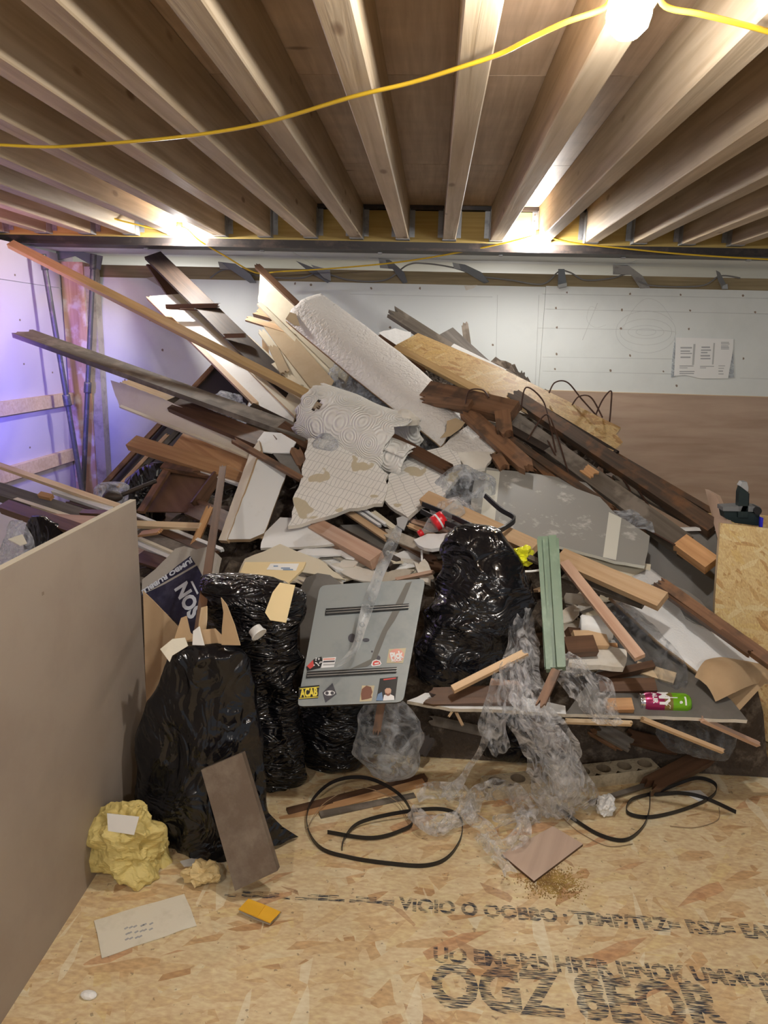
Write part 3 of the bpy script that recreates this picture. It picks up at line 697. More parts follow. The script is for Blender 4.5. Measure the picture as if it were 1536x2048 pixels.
for (a, b, kk, lab) in (((85, 508), (165, 985), 0.53, 'dark metal pipe leaning across the lilac wall'), ((187, 508), (166, 985), 0.5, 'upright dark metal pipe beside the corner post')):
    p, q = A(*a, WY - (.22 if a[0] > 100 else .55)), A(*b, WY - (.24 if a[0] > 100 else .40)); e = empty('metal_pipe', q, lab, 'pipe')
    q = q + (q - p) * (q.z / (p.z - q.z))
    tube('shaft', [p, p.lerp(q, .5), q], 0.019, 'pole', e, 8); m = p.lerp(q, kk * .9)
    tube('coupler', [m - (q - p).normalized() * .04, m, m + (q - p).normalized() * .04], 0.028, 'pole', e, 8, 3)
    tube('end_collar', [p, p.lerp(q, .02), p.lerp(q, .05)], 0.024, 'pole', e, 8, 3)
o = SH('bracket_plate', 'small dark metal plate on top of the corner post', 'bracket', [(110, 492), (150, 500), (205, 512), (200, 540), (150, 512), (115, 520)], 0.01, 'darkgalv', [(110, 492, WY - .13), (205, 512, WY - .13), (115, 520, WY - .13)])

# --- bent metal straps standing up from the wall plate, with the cable behind them
straps = [('grey metal strap bent over the wall plate, leftmost of the row', [(436, 524), (470, 528), (500, 548), (512, 566), (500, 566), (462, 540), (440, 536)], [(436, 524), (440, 538), (466, 538), (468, 528)]),
          ('grey metal strap folded flat beside the pine strip end', [(592, 522), (650, 545), (662, 562), (655, 566), (620, 545)], [(622, 530), (660, 540), (662, 562), (648, 556)]),
          ('grey metal strap with a square hook above the embossed sheet', [(757, 517), (782, 522), (808, 545), (815, 565), (806, 567), (785, 538), (760, 536)], [(757, 517), (780, 520), (785, 538), (760, 536)]),
          ('grey metal strap with a chipped white corner under it', [(905, 526), (930, 530), (962, 545), (978, 564), (968, 567), (930, 543), (908, 537)], [(905, 526), (930, 530), (932, 540), (908, 537)]),
          ('short upright metal strap with a cable looped through it', [(1117, 538), (1129, 538), (1134, 572), (1116, 574)], [(1116, 570), (1134, 566), (1134, 573), (1117, 576)]),
          ('shiny metal strap with a wide bright hook end', [(1226, 531), (1258, 532), (1285, 552), (1300, 576), (1280, 577), (1262, 550), (1226, 548)], [(1226, 530), (1256, 531), (1264, 540), (1258, 550), (1226, 549)]),
          ('narrow leaning metal strap, rightmost on the wall plate', [(1432, 541), (1440, 545), (1456, 576), (1444, 578), (1436, 560)], [(1446, 572), (1455, 568), (1456, 578), (1444, 578)])]
for lab, a, b in straps:
    e = empty('metal_strap', A(*a[-1], WY - 0.03), lab, 'strap', 'bent metal straps on the wall plate')
    mt = 'galv' if 'shiny' in lab else 'darkgalv'
    x0, y0 = a[0]; x1, y1 = a[len(a) // 2]
    SH('strap_arm', None, None, a, 0.004, mt, [(x0, y0, WY - 0.09), (x1, y1, WY - 0.015), (a[-1][0], a[-1][1], WY - 0.05)], parent=e)
    SH('hook', None, None, b, 0.004, 'galv', [(b[0][0], b[0][1], WY - 0.105), (b[1][0], b[1][1], WY - 0.085), (b[2][0], b[2][1], WY - 0.05)], parent=e)
tube('grey_cable', [A(x, y, WY - .035) for x, y in ((420, 556), (455, 538), (520, 552), (600, 556), (640, 545), (700, 560), (770, 560), (815, 530), (850, 527), (905, 535), (960, 552), (1020, 560), (1085, 568), (1118, 543), (1140, 545), (1170, 560), (1220, 557), (1262, 548), (1295, 570), (1400, 572), (1440, 552), (1480, 556))], 0.006, 'greycable', label='grey electric cable looping along the top of the half wall', cat='cable')
o = box('wall_pipe', A(308, 550, WY - .07), A(345, 540, WY - .03), 'galv', bev=.004); props(o, 'short grey metal box end on the wall plate by the dark boards', 'pipe')

# --- things glimpsed over the wall at the far side
tl = SH('roof_offcut', 'pale plywood offcut seen over the half wall at far corner', 'board', [(1382, 556), (1420, 545), (1540, 528), (1540, 540), (1440, 556)], 0.02, 'ply', [(1382, 556, 7.0), (1540, 530, 6.6), (1440, 556, 7.0)])
o = SH('white_board_or_stand_in', 'white panel put in for the bright light above the half wall at far corner', 'board', [(1385, 540), (1545, 520), (1545, 575), (1385, 575)], 0.01, 'white', [(1385, 540, 8.2), (1545, 520, 8.2), (1545, 575, 8.2)])  # added white sheet standing in for the bright light beyond the wall

# --- notice on the wall
nt_ = SH('notice', None, None, [(1352, 675), (1467, 678), (1466, 700), (1456, 757), (1400, 757), (1370, 750), (1348, 752)], 0.0012, 'paper', [(1352, 675, WY - .006), (1467, 678, WY - .006), (1348, 752, WY - .006)])
props(nt_, 'white printed paper sheet with two columns pinned to the wall', 'notice')
c_, n_ = planeof(nt_)
for x0, y0, x1, h, mt in ((1361, 694, 1384, 3, 'greyink'), (1361, 701, 1380, 2.5, 'greyink'), (1361, 706, 1384, 2, 'greyink'), (1361, 713, 1381, 3, 'greyink'), (1403, 693, 1420, 3, 'greyink'), (1402, 699, 1422, 2.5, 'greyink'), (1402, 704, 1415, 2.5, 'greyink'), (1401, 710, 1420, 3, 'greyink'), (1401, 716, 1421, 2.5, 'greyink'),
                      (1359, 731, 1387, 2, 'greyink'), (1359, 735, 1375, 1.5, 'greyink'), (1359, 742, 1389, 2, 'greyink'), (1359, 746, 1388, 2, 'greyink'), (1400, 732, 1428, 1.6, 'greyink'), (1400, 735, 1412, 1.4, 'greyink'), (1442, 684, 1458, 1.6, 'greyink'), (1442, 687, 1459, 1.6, 'greyink'), (1442, 691, 1457, 1.6, 'greyink'), (1442, 694, 1458, 1.8, 'greyink'), (1442, 697, 1458, 1.6, 'greyink'), (1437, 731, 1450, 1.4, 'greyink'), (1437, 736, 1448, 1.4, 'greyink'), (1437, 741, 1446, 2.4, 'greyink'), (1437, 747, 1447, 1.6, 'greyink')):
    decal('print_line', [(x0, y0), (x1, y0), (x1, y0 + h), (x0, y0 + h)], c_, n_, mt, nt_, 0.0006, 0.0005)
decal('print_column', [(1387, 688), (1391, 688), (1388, 730), (1384, 730)], c_, n_, 'pencil', nt_, 0.0006, 0.0005); decal('print_column', [(1427, 686), (1430, 686), (1427, 729), (1424, 729)], c_, n_, 'pencil', nt_, 0.0006, 0.0005)
for a in ([(1350, 672), (1352, 752), (1342, 755), (1344, 720)], [(1466, 690), (1468, 755), (1452, 757), (1460, 730)]):
    decal('tape', a, c_, n_, 'filmgrey', nt_, -0.0002, 0.0005)

# --- yellow festoon cable and bulbs
def zpts(P, z): return [Z(x, y, z) for x, y in P]
near = [(-60, 288), (0, 290), (90, 294), (160, 291), (300, 280), (420, 266), (540, 243), (700, 195), (820, 166), (920, 135), (1000, 108), (1060, 78), (1130, 45), (1212, 13)]
B1 = Z(1258, 30, 2.13)
pn = zpts(near, 2.185) + [B1 + Vector((-0.03, 0, 0.055)), B1 + Vector((0.03, 0, 0.055))] + zpts([(1330, 12), (1400, 28), (1470, 45), (1536, 63), (1700, 110)], 2.185)
tube('yellow_cable', pn, 0.0055, 'cable', n=6, label='thick yellow cable slung under the joists nearest the camera', cat='cable')
B2 = A(360, 470, BY - .14); B3 = A(1076, 486, BY - .12)
pf = [A(x, y, Y) for x, y, Y in ((-60, 296, 3.35), (0, 328, 3.7), (70, 368, 4.0), (140, 405, 4.3), (220, 435, 4.6), (300, 455, 4.8), (345, 460, 4.87))] + [B2 + Vector((.03, 0, .045))] + [A(x, y, Y) for x, y, Y in ((400, 482, 4.95), (450, 512, 5.1), (510, 545, 5.3), (560, 543, 5.3), (620, 540, 5.3), (700, 534, 5.25), (800, 524, 5.15), (900, 508, 5.05), (1000, 488, 4.96))] + [B3 + Vector((-.02, 0, .045)), B3 + Vector((.02, 0, .045))] + [A(x, y, Y) for x, y, Y in ((1150, 486, 4.93), (1250, 497, 4.93), (1350, 507, 4.93), (1450, 514, 4.93), (1560, 520, 4.93))]
tube('yellow_cable', pf, 0.0055, 'cable', n=6, label='thin yellow cable hung by the steel beam with two bulbs', cat='cable')
def bulb(p, lab, r=0.038):
    e = empty('light_bulb', p, lab, 'bulb', 'festoon bulbs')
    V = []; Fc = []; prof = [(0.004, -1.0), (0.5, -0.87), (0.87, -0.5), (1.0, 0.0), (0.9, 0.45), (0.62, 0.85), (0.42, 1.15)]; k = 16
    for rr, z in prof:
        for i in range(k): a = 2 * math.pi * i / k; V.append(p + Vector((math.cos(a) * rr * r, math.sin(a) * rr * r, z * r)))
    for j in range(len(prof) - 1):
        for i in range(k): Fc.append((j * k + i, j * k + (i + 1) % k, (j + 1) * k + (i + 1) % k, (j + 1) * k + i))
    Fc.append(tuple(range(k))[::-1])
    meshw('glass', V, Fc, 'bulb', e, True)
    tube('socket', [p + Vector((0, 0, 1.12 * r)), p + Vector((0, 0, 1.5 * r)), p + Vector((0, 0, 2.0 * r))], 0.019, 'bulbcap', e, 10, 3)
bulb(B1, 'glowing white bulb hanging closest to the camera', 0.040)
bulb(B2, 'glowing white bulb by the beam above the corner pipes')
bulb(B3, 'glowing white bulb by the beam above the white wall')
for p, lab in (((-0.85, -0.25, 2.12), 'glowing festoon bulb just behind the camera'), ((1.0, -1.2, 2.12), 'glowing festoon bulb far behind the camera')): bulb(Vector(p), lab)

# --- floor print (children of the floor)
def floorprint(s, x0, y0, x1, y1, hpx, shear=0.0):
    a, b = Z(x0, y0, 0), Z(x1, y1, 0); mid = (a + b) / 2
    h = (Z((x0 + x1) / 2, (y0 + y1) / 2 - hpx / 2, 0) - Z((x0 + x1) / 2, (y0 + y1) / 2 + hpx / 2, 0)).length
    t = text('floor_print', s, mid + Vector((0, 0, .0007)), b - a, Vector((0, 0, 1)), 1.0, 'stamp', floor, 0.0)
    xs = [v.co.x for v in t.data.vertices]; ys = [v.co.y for v in t.data.vertices]; W_ = max(xs) - min(xs); H_ = max(ys) - min(ys)
    for v in t.data.vertices: v.co.x *= (b - a).length / W_; v.co.y *= h * 1.25 / H_
    return t
floorprint('OGZ 8EOR . 5', 862, 1972, 1600, 2034, 74)
floorprint('UO EMOM5 HRER IENOK UMMOSEB', 866, 1910, 1600, 1968, 26)
floorprint('= VIOIO O OOBBO : TEMP/TRZ= RSZ= EARSE', 765, 1806, 1600, 1872, 22)
floorprint('-- ==-=-- --===- -==-', 450, 1788, 765, 1803, 10)
V = []; Fc = []; rs = random.Random(2)
for i in range(1500):
    gx, gy = rs.gauss(0, .045), rs.gauss(0, .032); c = Z(1100, 1762, 0) + Vector((gx, gy, 0)); r = rs.uniform(.0012, .0035); b = len(V); a = rs.uniform(0, 6.3); h = max(0, .012 - 2.2 * (gx * gx + gy * gy) ** .5 * .1)
    for k in range(3): V.append(c + Vector((math.cos(a + k * 2.1) * r, math.sin(a + k * 2.1) * r, .0005)))
    V.append(c + Vector((0, 0, .0015 + r * .8))); Fc += [(b, b + 1, b + 3), (b + 1, b + 2, b + 3), (b + 2, b, b + 3)]
sd = meshw('sawdust', V, Fc, 'sawdust'); props(sd, 'small scatter of yellow brown sawdust below the plywood square', 'sawdust', kind='stuff')

# ================================================================== BIG BOARDS AT THE SIDES
mp = empty('mdf_panel', (-0.94, 1.6, 0), 'large brown MDF sheet standing on edge in the foreground', 'panel')
box('sheet', (-0.9505, 0.99, 0.0), (-0.932, 2.212, 1.042), 'mdf', mp)
box('top_edge', (-0.9505, 0.99, 1.042), (-0.932, 2.212, 1.0435), 'mdfedge', mp)
box('screw_hole', XX(86, 1187, -.9315) - Vector((.0006, .004, .004)), XX(86, 1187, -.9315) + Vector((.0006, .004, .004)), 'hole', mp)

ob = empty('osb_box', A(1500, 1500, 2.78), 'pale strand board crate side standing at the right of the heap', 'crate')
SH('front_sheet', None, None, [(1441, 1046), (1700, 1075), (1680, 1560), (1528, 1480), (1508, 1420), (1425, 1365), (1430, 1200)], 0.018, ['osb2', 'palepine'], [(1441, 1046, 2.82), (1700, 1075, 2.82), (1700, 1500, 2.74)], parent=ob)
box('rear_sheet', A(1450, 1100, 2.82) + Vector((0.02, 0.42, -0.76)), A(1700, 1100, 2.82) + Vector((-.02, 0.438, 0.03)), 'osb2', ob)
box('end_sheet', A(1700, 1100, 2.82) + Vector((-.02, 0.02, -0.76)), A(1700, 1100, 2.82) + Vector((-.002, 0.44, 0.03)), 'osb2', ob)
SH('ply_side', None, None, [(1410, 978), (1432, 990), (1456, 1048), (1441, 1060), (1441, 1100)], 0.018, 'ply', [(1410, 978, 3.5), (1456, 1048, 2.86), (1441, 1100, 2.86)], parent=ob)
g = SH('grey_cupboard_panel', 'dark grey flat panel behind the strand board crate', 'panel', [(1300, 1062), (1440, 1056), (1436, 1270), (1330, 1250), (1290, 1130)], 0.018, ['greyboard', 'white'], [(1300, 1062, 3.2), (1440, 1056, 3.15), (1436, 1270, 2.95)])
tr_ = SH('white_trim', 'thin white edging strip on the grey panel', 'strip', [(1340, 1057), (1440, 1055), (1440, 1061), (1340, 1063)], 0.02, 'white', [(1340, 1057, 3.14), (1440, 1055, 3.12), (1440, 1061, 3.12)])
# clamp-like tool resting on the crate
t_ = empty('bench_clamp', A(1480, 1045, 2.95), 'dark green ratchet clamp standing on the strand board crate', 'tool')
SH('upright', None, None, [(1478, 985), (1484, 966), (1494, 966), (1497, 985), (1496, 1035), (1476, 1035)], 0.03, 'tool', [(1478, 985, 2.9), (1497, 985, 2.9), (1476, 1035, 2.9)], parent=t_)
SH('handle_tip', None, None, [(1480, 972), (1485, 964), (1494, 964), (1497, 975), (1496, 984)], 0.032, 'galv', [(1480, 972, 2.895), (1497, 975, 2.895), (1496, 984, 2.895)], parent=t_)
SH('rear_bar', None, None, [(1494, 986), (1499, 987), (1497, 1035), (1492, 1035)], 0.03, 'black', [(1494, 986, 2.93), (1499, 987, 2.93), (1497, 1035, 2.93)], parent=t_)
SH('base_bar', None, None, [(1446, 1018), (1520, 1022), (1518, 1052), (1470, 1046), (1450, 1036)], 0.05, 'tool', [(1446, 1018, 2.91), (1520, 1022, 2.91), (1518, 1050, 2.91)], parent=t_)
SH('ledge', None, None, [(1446, 1014), (1490, 1012), (1520, 1014), (1522, 1024), (1446, 1022)], 0.06, 'darkgalv', [(1446, 1014, 2.90), (1520, 1014, 2.90), (1522, 1024, 2.90)], parent=t_)
SH('knob', None, None, ell(1516, 1022, 8, 8, 12), 0.05, 'black', [(1508, 1022, 2.89), (1524, 1022, 2.89), (1516, 1030, 2.89)], parent=t_)
SH('blue_grip', 'blue plastic grip', None, [(1521, 1034), (1527, 1036), (1525, 1056), (1520, 1056)], 0.012, 'blue', [(1521, 1034, 2.89), (1527, 1036, 2.89), (1525, 1056, 2.89)], parent=t_)

# ================================================================== THE HEAP
HEAPY = [(2.36, 0.30), (2.5, 0.42), (2.75, 0.52), (3.0, 0.62), (3.35, 0.78), (3.75, 0.92), (4.2, 1.08), (4.65, 1.35), (5.2, 1.55), (5.55, 1.5)]
def hz(Y):
    for (a, b), (c, d) in zip(HEAPY, HEAPY[1:]):
        if Y <= c: return b + (d - b) * max(0, (Y - a)) / (c - a)
    return HEAPY[-1][1]
def heapz(x, y):
    lim = 1.62 - 0.95 * max(0, -(x + 0.1) - 0.35) - 0.95 * max(0, (x + 0.1) - 0.55)
    if x > 1.05: lim -= (x - 1.05) * 2.0
    if x < -1.25: lim -= (-1.25 - x) * 1.2
    return min(hz(y), lim) - 0.10
V = []; Fc = []; nx, ny = 96, 90
for i in range(nx):
    for j in range(ny):
        x = -2.0 + 3.35 * i / (nx - 1); y = 2.52 + 3.0 * j / (ny - 1)
        z = heapz(x, y) if (0 < i < nx - 1 and 0 < j) else 0.0
        if z > 0.02:
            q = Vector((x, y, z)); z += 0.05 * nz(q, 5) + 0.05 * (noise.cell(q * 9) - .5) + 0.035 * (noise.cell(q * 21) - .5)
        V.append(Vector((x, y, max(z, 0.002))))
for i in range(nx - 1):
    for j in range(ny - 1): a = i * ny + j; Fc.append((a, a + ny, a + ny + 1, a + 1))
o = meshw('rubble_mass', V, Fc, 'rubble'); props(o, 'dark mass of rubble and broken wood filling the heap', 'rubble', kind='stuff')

# ---------------- upper left: long boards leaning towards the wall
e = empty('skirting_board', S((600, 830)), 'dark stained skirting board with two nailed cross pieces', 'board')
K('board', None, None, (305, 508, 5.3), (625, 822, 4.1), 34, 0.022, 'dark', 0, 'mix', parent=e)
K('cross_piece', None, None, (331, 613, 4.83), (436, 611, 4.80), 9, 0.03, 'brown', 2, 'cam', parent=e)
K('cross_piece', None, None, (446, 672, 4.55), (488, 671, 4.53), 9, 0.03, 'brown', 1, 'cam', parent=e)
K('nail_strip', None, None, (333, 617, 4.82), (420, 622, 4.80), 3, 0.01, 'brown', 0, 'cam', parent=e)
K('plank', 'short brown plank behind the top of the dark skirting board', 'plank', (303, 520, 5.36), (352, 592, 5.25), 26, 0.02, 'brown', 1)
SH('white_board_or_stand_in', 'white painted board leaning beside the dark skirting board', 'board', [(302, 592), (343, 589), (592, 824), (585, 850), (520, 812)], 0.018, ['white', 'palepine'], [(302, 592, 5.1), (343, 589, 5.1), (585, 840, 4.05)])
SH('cream_board', 'cream board edge between white board and dark skirting', 'board', [(341, 589), (374, 587), (604, 800), (590, 832)], 0.018, ['cream', 'palepine'], [(341, 589, 5.14), (374, 587, 5.14), (600, 815, 4.1)])
K('batten', 'thin orange pine batten along the white board', 'batten', (296, 592, 5.06), (512, 806, 4.15), 9, 0.02, 'pine', 1)
K('batten', 'long pale pine batten crossing from the lilac wall', 'batten', (20, 484, 4.7), (622, 790, 4.0), 15, 0.03, 'yellowpine', 2)
K('plank', 'long grey plank sticking out over the lilac wall', 'plank', (44, 662, 4.35), (625, 870, 3.7), 22, 0.028, 'greybrown', 1, 'up')
K('plank', 'thin wet brown plank at the tube end of the long grey plank', 'plank', (560, 850, 3.72), (640, 900, 3.6), 26, 0.025, 'brown', 0)
SH('moulded_board', 'broken cream panel with a thin moulded edge', 'board', [(221, 760), (250, 768), (340, 803), (520, 893), (512, 922), (420, 880), (300, 836), (238, 812)], 0.02, ['cream', 'palepine'], [(221, 760, 4.25), (520, 893, 3.65), (300, 836, 4.02)], jag=0.003)
K('moulding', 'thin cream bead along the broken cream panel', 'moulding', (240, 811, 4.05), (505, 916, 3.58), 5, 0.012, 'cream')
K('batten', 'pine batten lying on the broken cream panel', 'batten', (248, 760, 4.28), (352, 803, 4.04), 14, 0.02, 'palepine', 1)
K('plank', 'short grey block on the mahogany moulding end', 'block', (336, 806, 4.02), (362, 795, 4.05), 12, 0.02, 'greybrown')
K('moulding', 'dark red brown moulding across the cream panel', 'moulding', (348, 806, 4.0), (545, 886, 3.58), 30, 0.03, 'brown', 2)
SH('hardboard_sheet', 'blackened hardboard sheet leaning behind the cream panel', 'sheet', [(196, 985), (425, 730), (500, 790), (470, 900), (330, 1000)], 0.008, ['darkboard', 'redbrown'], [(196, 985, 4.2), (425, 730, 4.75), (400, 990, 3.9)], jag=0.004)
K('batten', 'brown batten along the edge of the blackened sheet', 'batten', (198, 978, 4.15), (428, 730, 4.7), 9, 0.02, 'redbrown', 2)
K('batten', 'thin tan batten leaning on the blackened sheet', 'batten', (235, 975, 4.08), (335, 868, 4.25), 7, 0.02, 'pine', 3)
K('batten', 'grey batten inside the gap above the orange plank', 'batten', (290, 930, 4.0), (375, 840, 4.2), 9, 0.02, 'grey', 3)
K('plank', 'orange pine plank with screw heads and pale lower edge', 'plank', (262, 880, 3.85), (492, 952, 3.5), 26, 0.04, 'orange', 0)
K('batten', 'white painted strip under the orange pine plank', 'strip', (282, 898, 3.83), (480, 968, 3.47), 5, 0.015, 'white', 0)
SH('plywood_piece', 'flat orange plywood piece behind the orange plank', 'board', [(345, 893), (368, 864), (440, 890), (505, 915), (492, 946), (420, 918)], 0.012, ['orange', 'palepine'], [(345, 893, 3.82), (505, 915, 3.62), (492, 946, 3.5)])
K('plank', 'brown plank end lying above the drawer', 'plank', (325, 928, 3.7), (398, 940, 3.6), 14, 0.02, 'redbrown', 2)
# drawer
e = empty('drawer', S((340, 1020)), 'upturned brown wooden drawer lying in the heap', 'drawer')
b_ = SH('base_panel', None, None, [(285, 1022), (338, 935), (440, 952), (402, 1025)], 0.008, 'brownply', [(285, 1022, 3.5), (338, 935, 3.75), (440, 952, 3.6)], parent=e)
K('side_rail', None, None, (280, 1022, 3.45), (338, 930, 3.70), 12, 0.02, 'redbrown', 0, 'side', parent=e)
K('side_rail', None, None, (392, 1012, 3.42), (438, 950, 3.55), 22, 0.02, 'brown', 0, 'sider', parent=e)
K('back_rail', None, None, (330, 934, 3.68), (442, 953, 3.55), 8, 0.02, 'redbrown', 0, parent=e)
K('stick', 'orange brown stick standing in front of the drawer', 'stick', (420, 1012, 3.2), (384, 1098, 3.0), 14, 0.025, 'orange', 1)
K('stick', 'tall dark brown stick standing before the drawer', 'stick', (446, 930, 3.1), (397, 1262, 2.06), 15, 0.03, 'brown', 1)
K('batten', 'pale pine lath lying flat under the drawer', 'lath', (270, 1046, 3.2), (400, 1051, 3.1), 11, 0.02, 'palepine', 0)
for i, (a, b, wd, mt, lab) in enumerate((((270, 1028, 3.3), (445, 1098, 2.95), 6, 'white', 'upper white lath beside the MDF sheet edge'), ((270, 1038, 3.28), (430, 1106, 2.93), 14, 'brown', 'wet brown board below the upper white lath'), ((272, 1064, 3.18), (400, 1115, 2.9), 26, 'greybrown', 'dull grey plank above the rubble sack'),
        ((272, 1082, 3.12), (352, 1116, 2.9), 12, 'white', 'white skirting offcut above the rubble sack'), ((272, 1072, 3.13), (365, 1112, 2.88), 5, 'cream', 'thin cream bead above the white skirting offcut'), ((276, 1110, 3.0), (345, 1132, 2.85), 26, 'brown', 'brown board with faint pencil marks by the rubble sack'))):
    K('plank', lab, 'plank', a, b, wd, 0.015, mt, 2)
K('batten', 'short splintered orange lath behind the stick', 'lath', (278, 1066, 3.1), (322, 1060, 3.0), 8, 0.012, 'orange', 3)
# white shelf with bent back
e = empty('white_shelf', S((500, 1080)), 'white laminated shelf panel with torn chipboard end', 'panel')
SH('face', None, None, [(452, 1079), (512, 915), (573, 948), (528, 1066), (500, 1078)], 0.02, ['white', 'polyedge'], [(452, 1079, 3.0), (512, 915, 3.45), (573, 948, 3.4)], parent=e, jag=0.002)
SH('side_lip', None, None, [(437, 1080), (500, 905), (518, 880), (522, 900), (512, 918), (453, 1082)], 0.02, ['cream', 'polyedge'], [(437, 1080, 3.02), (518, 880, 3.56), (453, 1082, 2.99)], parent=e, jag=0.002)
SH('plastic_sheet', 'curved white plastic piece on top of the white shelf', 'sheet', [(515, 880), (528, 863), (562, 866), (592, 884), (580, 905), (545, 906), (518, 902)], 0.006, 'white', [(515, 880, 3.6), (592, 884, 3.58), (545, 906, 3.5)])
K('stick', 'thin brown stick crossing the top of the white shelf', 'stick', (466, 878, 3.52), (602, 955, 3.3), 10, 0.02, 'redbrown', 1)
SH('grey_sheet', 'grey felt scrap between white shelf and cracked plaster', 'scrap', [(545, 906), (585, 908), (604, 950), (596, 958), (560, 925)], 0.006, 'greyboard', [(545, 906, 3.5), (585, 908, 3.5), (596, 958, 3.33)])
K('plank', 'dark brown plank running under the embossed roll', 'plank', (500, 812, 3.95), (640, 880, 3.72), 18, 0.03, 'dark', 0)
K('plank', 'red brown block end beside the cracked plaster slab', 'block', (588, 895, 3.52), (606, 930, 3.42), 22, 0.04, 'redbrown', 3)
SH('card_piece', 'torn brown hardboard beside the grey plank', 'board', [(488, 850), (515, 832), (560, 850), (550, 872), (520, 865)], 0.005, 'card', [(488, 850, 3.85), (560, 850, 3.8), (520, 865, 3.75)], jag=0.004)
# cream boards behind the embossed sheet
SH('cream_board', 'tall cream panel with a broken top behind the embossed sheet', 'board', [(516, 604), (520, 545), (532, 540), (588, 602), (700, 735), (690, 762), (640, 730)], 0.03, ['cream', 'tanboard'], [(516, 604, 5.0), (588, 602, 4.95), (690, 762, 4.45)], jag=0.003)
K('batten', 'brown batten along the top of the tall cream panel', 'batten', (512, 528, 5.2), (600, 612, 4.9), 11, 0.02, 'brown', 1)
K('moulding', 'cream moulding edge of the tall panel', 'moulding', (518, 606, 4.95), (672, 758, 4.4), 9, 0.015, 'cream', 0)
SH('hardboard', 'tan hardboard sheet below the tall cream panel', 'board', [(522, 645), (560, 640), (668, 762), (655, 785), (630, 800)], 0.006, 'tanboard', [(522, 645, 4.85), (560, 640, 4.85), (655, 785, 4.25)])
K('plank', 'short pine block poking out beside the cream panel', 'block', (511, 621, 4.98), (545, 630, 4.9), 14, 0.03, 'pine', 1)
K('plank', 'splintered pine lath end below the pine block', 'lath', (492, 635, 4.9), (574, 660, 4.75), 10, 0.015, 'pine', 1)
K('stick', 'small upright pine offcut in the gap of the heap', 'offcut', (530, 672, 4.72), (532, 715, 4.6), 13, 0.02, 'pine', 0, 'cam')
for a, b, wd, mt, lab in (((490, 672, 4.7), (600, 772, 4.2), 12, 'cream', 'narrow cream strip leaning by the skirting board'), ((521, 660, 4.76), (620, 790, 4.15), 14, 'cream', 'bent cream strip under the tan hardboard'), ((545, 690, 4.6), (570, 745, 4.3), 18, 'tanboard', 'pointed tan splinter between the cream strips'), ((505, 730, 4.4), (640, 815, 4.0), 14, 'tanboard', 'tan strip beside the pine batten end'), ((540, 745, 4.3), (625, 800, 4.05), 10, 'brown', 'short brown strip in the gap by the batten end')):
    K('strip', lab, 'strip', a, b, wd, 0.012, mt, 3)
for x, y, rx, ry, mt, lab, dy in ((715, 770, 52, 42, 'filmgrey', 'crumpled clear plastic under the embossed sheet', .12), (765, 810, 45, 30, 'filmdark', 'dark crumpled plastic beside the embossed roll', .08), (455, 825, 38, 22, 'filmgrey', 'clear plastic bulge behind the grey plank', .1), (865, 880, 45, 26, 'filmdark', 'dark film in the gap below the embossed sheet', .12)):
    p = A(x, y, Ys(y) + dy); s_ = Ys(y) / F
    crumple('plastic_scrap', p, (rx * s_, 0.10, ry * s_), mt, 0.035, x * .01, lab, 'plastic')

# ---------------- the embossed sheet, curved about its length
def curved(name, Lp, Up, bulge, t, mats, label, cat, nu=26, nv=16, seed=0.0, parent=None):
    La, Ua = catmull([S(p) for p in Lp], 10), catmull([S(p) for p in Up], 10)
    def samp(Q, u): f = u * (len(Q) - 1); i = min(int(f), len(Q) - 2); return Q[i].lerp(Q[i + 1], f - i)
    V = []; Fc = []; mi = []
    for k in (0, 1):
        for i in range(nu + 1):
            u = i / nu; a, b = samp(La, u), samp(Ua, u); ax = (samp(La, min(1, u + .05)) - samp(La, max(0, u - .05))).normalized()
            n = ax.cross(b - a).normalized()
            if n.dot(CAM - a) < 0: n = -n
            for j in range(nv + 1):
                v = j / nv; p = a.lerp(b, v) + n * bulge * math.sin(math.pi * v ** 0.8) + n * 0.006 * nz(a.lerp(b, v), 7, seed)
                if i in (0, nu): p = p + ax * 0.008 * nz(p, 40, seed)
                V.append(p - n * t * k)
    m = (nu + 1) * (nv + 1)
    def q(k, i, j): return k * m + i * (nv + 1) + j
    for i in range(nu):
        for j in range(nv):
            Fc.append((q(0, i, j), q(0, i, j + 1), q(0, i + 1, j + 1), q(0, i + 1, j))); mi.append(0)
            Fc.append((q(1, i, j), q(1, i + 1, j), q(1, i + 1, j + 1), q(1, i, j + 1))); mi.append(1)
        for j, s in ((0, 1), (nv, -1)): Fc.append((q(0, i, j), q(0, i + 1, j), q(1, i + 1, j), q(1, i, j))[::s]); mi.append(1)
    for j in range(nv):
        for i in (0, nu): Fc.append((q(0, i, j), q(1, i, j), q(1, i, j + 1), q(0, i, j + 1))); mi.append(1)
    o = meshw(name, V, Fc, mats, parent, True, mi); return props(o, label, cat)
e = curved('embossed_sheet', [(571, 641, 4.62), (720, 765, 4.2), (882, 893, 3.72)], [(642, 586, 4.85), (800, 705, 4.42), (948, 838, 3.95)], 0.055, 0.014, ['leather', 'polyedge'], 'long curved sheet of white embossed wallcovering with torn corner', 'wallcovering')
SH('embossed_fragment', 'cracked end piece broken off the embossed sheet', 'wallcovering', [(884, 893), (910, 868), (950, 842), (975, 862), (1003, 893), (990, 905), (930, 908), (905, 905)], 0.014, ['leather', 'polyedge'], [(884, 893, 3.68), (950, 842, 3.88), (1003, 893, 3.66)], jag=0.004)
SH('torn_patch', 'bare brown patch where the embossed face is torn away', 'patch', [(880, 876), (892, 862), (894, 842), (912, 836), (930, 845), (922, 856), (900, 872)], 0.003, 'tanboard', [(880, 876, 3.66), (912, 836, 3.78), (922, 856, 3.72)])
